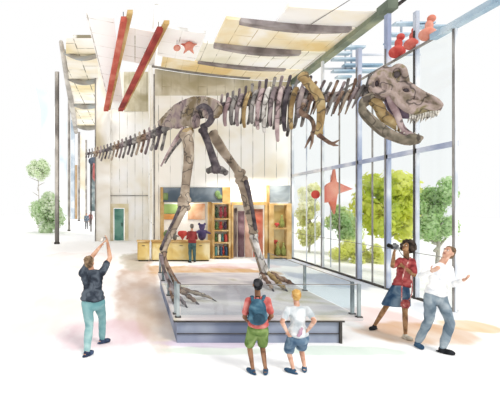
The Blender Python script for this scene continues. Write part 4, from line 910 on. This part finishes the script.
bm = BM(); bmesh.ops.create_cone(bm, segments=20, radius1=.024, radius2=.022, depth=.03, cap_ends=True, matrix=Matrix.Translation(c+Vector((0, .027, 0))) @ Matrix.Rotation(math.pi/2, 4, 'X')); obj('lens', bm, EYED, t)
# boy with the backpack
D = 6.43; s = .80
J = joints(D, s, dict(head=(257.5, 284.5, 0), neck=(257.8, 294), shL=(248.5, 300.5, 0), shR=(267.5, 300, 0), hpL=(253.5, 328.5, 0), hpR=(263, 328.5, 0), elL=(244.5, 317), elR=(271.5, 316), haL=(251, 324), haR=(265, 323)),
           ((252.8, 374), (265.5, 374)), dict(elL=1, elR=1, haL=1, haR=1, knL=(-.1, 1, 0), knR=(.1, 1, 0)), ((-.35, .9, 0), (.3, .9, 0)))
BM_ = wash('teal_backpack', ['#1f4256', '#36647c', '#5d8a9c'], 7)
person('boy with black hair in red t-shirt and green shorts wearing a teal backpack', J, s, None, ((.05, .95, .25), (0, -.2, 1)), SKB, wash('tshirt_red', ['#b8403a', '#d4605a', '#e58c82'], 8), wash('green_shorts', ['#4f6e26', '#6f8e3e', '#93ac60'], 6), SBLUE, HBK, sleeve=.36, legs='shorts', palms=((0, 1, 0), (0, 1, 0)), curlL=.8, curlR=.8, build=.95)
c = P(257.8, 312.5, D-.16)
t = thing('backpack', 'teal blue backpack on the back of the boy in red', 'backpack', c)
bm = BM(); ell(bm, c+Vector((0, 0, .03)), (.125, .075, .165)); ell(bm, c+Vector((0, 0, -.07)), (.135, .085, .11)); o = obj('main_bag', bm, BM_, None); fuse(o, .012, 4, disp=.01, dscale=10); setp(o, t)
bm = BM(); ell(bm, c+Vector((0, -.075, -.07)), (.09, .035, .075)); o = obj('front_pocket', bm, wash('backpack_dark', ['#1b3446', '#2d5266'], 8), None); fuse(o, .01, 3); setp(o, t)
for q, k in (('L', -1), ('R', 1)):
    bm = BM(); S_ = J['sh'+q]; pts, r = spline([c+Vector((k*.07, .02, .16)), S_+Vector((-k*.05, -.02, .065)), S_+Vector((-k*.05, .085, .0)), S_+Vector((-k*.045, .1, -.13)), c+Vector((k*.12, .02, -.1))], [.014]*5, 5); tube(bm, pts, r, 8, 1.6); obj('strap', bm, BM_, t, True)
bm = BM(); tube(bm, [c+Vector((-.03, 0, .19)), c+Vector((-.02, 0, .225)), c+Vector((.02, 0, .225)), c+Vector((.03, 0, .19))], .007, 8); obj('grab_handle', bm, EYED, t)
# blond boy, hands on hips
D = 6.5; s = .775
J = joints(D, s, dict(head=(296, 295, 0), neck=(297, 304), shL=(288, 309.5, 0), shR=(307, 309, 0), hpL=(293, 338, 0), hpR=(303.5, 338, 0), elL=(282, 322), elR=(314.5, 321), haL=(287.5, 332.5), haR=(308, 330)),
           ((293.2, 373.5), (304.5, 371.5)), dict(elL=-1, elR=-1, haL=1, haR=1, knL=(-.1, 1, 0), knR=(.1, 1, 0)), ((-.55, .6, 0), (.25, .7, 0)))
def pinkmark(T, shirt_, sh, pel):
    bm = BM(); c = sh.lerp(pel, .72)+Vector((-.01, -.125, 0))
    for (x, z, rx, rz) in ((0, 0, .032, .05), (-.028, -.045, .03, .028), (.02, .05, .024, .024)): ell(bm, c+Vector((x, 0, z)), (rx, .012, rz), None, 2)
    o = obj('printed_mark', bm, wash('pink_mark', ['#b78aa4', '#cfa9bc'], 9), None); fuse(o, .008, 2); setp(o, shirt_)
person('blond boy in pale grey t-shirt and blue shorts with hands on his hips', J, s, None, ((.0, .95, .25), (0, -.2, 1)), SKL, wash('tshirt_pale', ['#b4c0c6', '#d3dade', '#eef1f1'], 6), wash('blue_shorts', ['#3f5f7e', '#62819c', '#8ba4b8'], 6), SBLUE, HBL, sleeve=.34, legs='shorts', palms=((.6, .6, 0), (-.6, .6, 0)), curlL=.7, curlR=.7, build=.98, extra=pinkmark)
# woman with camera
D = 8.3; s = .93
J = joints(D, s, dict(head=(407, 247.5, 0), neck=(407.5, 256), shL=(412.5, 261.5, -.02), shR=(400.5, 260.5, .05), hpL=(404.5, 290, -.05), hpR=(397, 289, .08), elL=(414, 275), elR=(392.5, 266), haL=(402.5, 266), haR=(394.5, 250)),
           ((405.5, 339), (374.5, 329.5)), dict(elL=-1, elR=-1, haL=-1, haR=-1, knL=(-.8, -.2, 0), knR=(-.5, -.5, .3)), ((.2, -1, 0), (-.8, -.5, 0)))
J['hem'] = P(395.5, 305, 8.3)
def tank(T, shirt_, sh, pel):
    pass
womT, _ = person('woman with dark curly hair, red shirt and blue denim skirt photographing the dinosaur', J, s, None, ((-.75, -.35, .5), (.3, .1, 1)), SKM, wash('shirt_red', ['#82242a', '#a8383a', '#c9625e'], 7), wash('denim_skirt', ['#39618a', '#5f86a8', '#94b0c6'], 6), SBLK, HDK, sleeve=.42, legs='skirt', hairkind='afro', palms=((-.6, -.3, .3), (.5, -.3, .3)), curlL=.6, curlR=.7, build=.93, shoemats=(wash('shoe_cream', ['#b5a890', '#e8e0cf'], 9), SBLK))
c = J['haR']+Vector((.0, -.02, .125))
t = thing('camera', 'dark camera held up in front of her face by the woman in red', 'camera', c)
R = Matrix.Rotation(.5, 3, 'Z'); CD = wash('camera_dark', ['#3a3c40', '#6b6c70', '#9a9a98'], 14)
bm = BM(); box(bm, c+Vector((-.065, -.03, -.045)), c+Vector((.065, .03, .04)), .01); box(bm, c+Vector((-.025, -.025, .035)), c+Vector((.025, .025, .065)), .008); obj('camera_body', bm, CD, t)
bm = BM(); tube(bm, [c+Vector((-.06, -.0, 0)), c+Vector((-.13, -.03, .025))], [.034, .04], 16, cap=False); obj('lens', bm, EYED, t, True)
bm = BM(); q, r = spline([c+Vector((.06, 0, .02)), c+Vector((.11, .0, -.12)), J['neck']+Vector((-.04, -.1, -.06)), J['neck']+Vector((.02, .03, .0))], [.006]*4, 6); tube(bm, q, r, 6); obj('strap', bm, EYED, t)
c = P(405.5, 303, 8.05)
t = thing('shoulder_bag', 'small dark red patterned bag hanging at the hip of the woman', 'bag', c)
RB = wash('bag_red', ['#8e2c30', '#c05a54', '#e9c8bc'], 16)
bm = BM(); box(bm, c+Vector((-.09, -.035, -.1)), c+Vector((.09, .035, .06)), .03); o = obj('bag_body', bm, RB, None); fuse(o, .01, 3, disp=.012, dscale=12); setp(o, t)
bm = BM(); q, r = spline([c+Vector((-.07, 0, .05)), P(402, 285, 8.1), P(404, 272, 8.12), P(409.5, 259.5, 8.17), P(411, 259, 8.4), P(412, 275, 8.48), P(412, 292, 8.4), c+Vector((.08, .03, .05))], [.01]*8, 5); tube(bm, q, r, 6); obj('strap', bm, RB, t)
# man in the white shirt
D = 7.55; s = 1.0
J = joints(D, s, dict(head=(448.5, 252.5, 0), neck=(443.5, 260.5), shL=(448.5, 268.5, .02), shR=(430, 267, -.04), hpL=(440.5, 297, .03), hpR=(430.5, 296.5, -.03), elL=(453, 284.5), elR=(421.5, 276), haL=(463.5, 280), haR=(432, 271)),
           ((442.5, 353), (417.5, 347)), dict(elL=-1, elR=-1, haL=-1, haR=-1, knL=(.9, -.5, .1), knR=(.9, -.5, .3)), ((.5, -.7, 0), (-.1, -1, 0)))
person('man in white long-sleeved shirt and grey-blue trousers leaning back, one hand on his chest', J, s, None, ((-.72, -.35, .42), (.55, .1, .9)), SKL, wash('shirt_white', ['#dcdfe4', '#f7f6f4', '#ffffff'], 5), wash('trousers_greyblue', ['#5f7484', '#8395a2', '#a9b6be'], 5), SBLK, HBR, sleeve=.93, palms=((-.4, 0, .8), (.3, .8, 0)), curlL=.45, curlR=.8, shoemats=(SBLK, SBLUE))
# shopper in the red jumper, seen from behind
D = 19.2; s = .98
J = joints(D, s, dict(head=(192, 226.5, 0), neck=(191.7, 230.5), shL=(188.5, 232.5, 0), shR=(195, 232.5, 0), hpL=(190.5, 243.5, 0), hpR=(194, 243.5, 0), elL=(187.5, 238.5), elR=(196.5, 238.5), haL=(186.5, 238.5), haR=(195.5, 238)),
           ((190.3, 262.8), (194.6, 262)), dict(elL=1, elR=1, haL=1, haR=1, knL=(0, 1, 0), knR=(0, 1, 0)), ((-.4, .9, 0), (.4, .9, 0)))
person('shopper in dark red jumper and dark teal trousers at the shop counter', J, s, None, ((.2, .95, 0), (0, 0, 1)), SKT, wash('jumper_red', ['#7e2428', '#a33a3a'], 4), wash('teal_dark', ['#33585c', '#54787c'], 4), SBLK, wash('hair_grey', ['#5c5750', '#88827a'], 8), sleeve=.9, detail=False)
# two far visitors beyond the canopy
for (px, py, lab, c1, c2) in ((90.5, 226, 'tiny distant visitor in brown-red coat beyond the pale pier', ['#9c4a46', '#c58078'], ['#6a5a58', '#8f8280']), (86.5, 229, 'tiny distant visitor in slate blue coat left of the brown-red one', ['#56687c', '#8496a6'], ['#5a5c62', '#84868a'])):
    g = G(px, py); D = g.y; m = D/F
    def w(x, y, dd=0): return g+Vector((x, dd, y))
    J = dict(head=w(0, 1.6), neck=w(0, 1.47), shL=w(-.18, 1.4), shR=w(.18, 1.4), elL=w(-.24, 1.12), elR=w(.24, 1.12), haL=w(-.22, .88, .05), haR=w(.22, .88, .05), hpL=w(-.09, .9), hpR=w(.09, .9), knL=w(-.1, .48), knR=w(.1, .48), anL=w(-.1, .08), anR=w(.1, .08), toL=Vector((-.2, -1, 0)), toR=Vector((.2, -1, 0)))
    person(lab, J, 1.0, None, ((0, -1, 0), (0, 0, 1)), SKT, wash('coat'+lab[22:28], c1, 4), wash('legs'+lab[22:28], c2, 4), SBLK, HBR, sleeve=.9, detail=False)
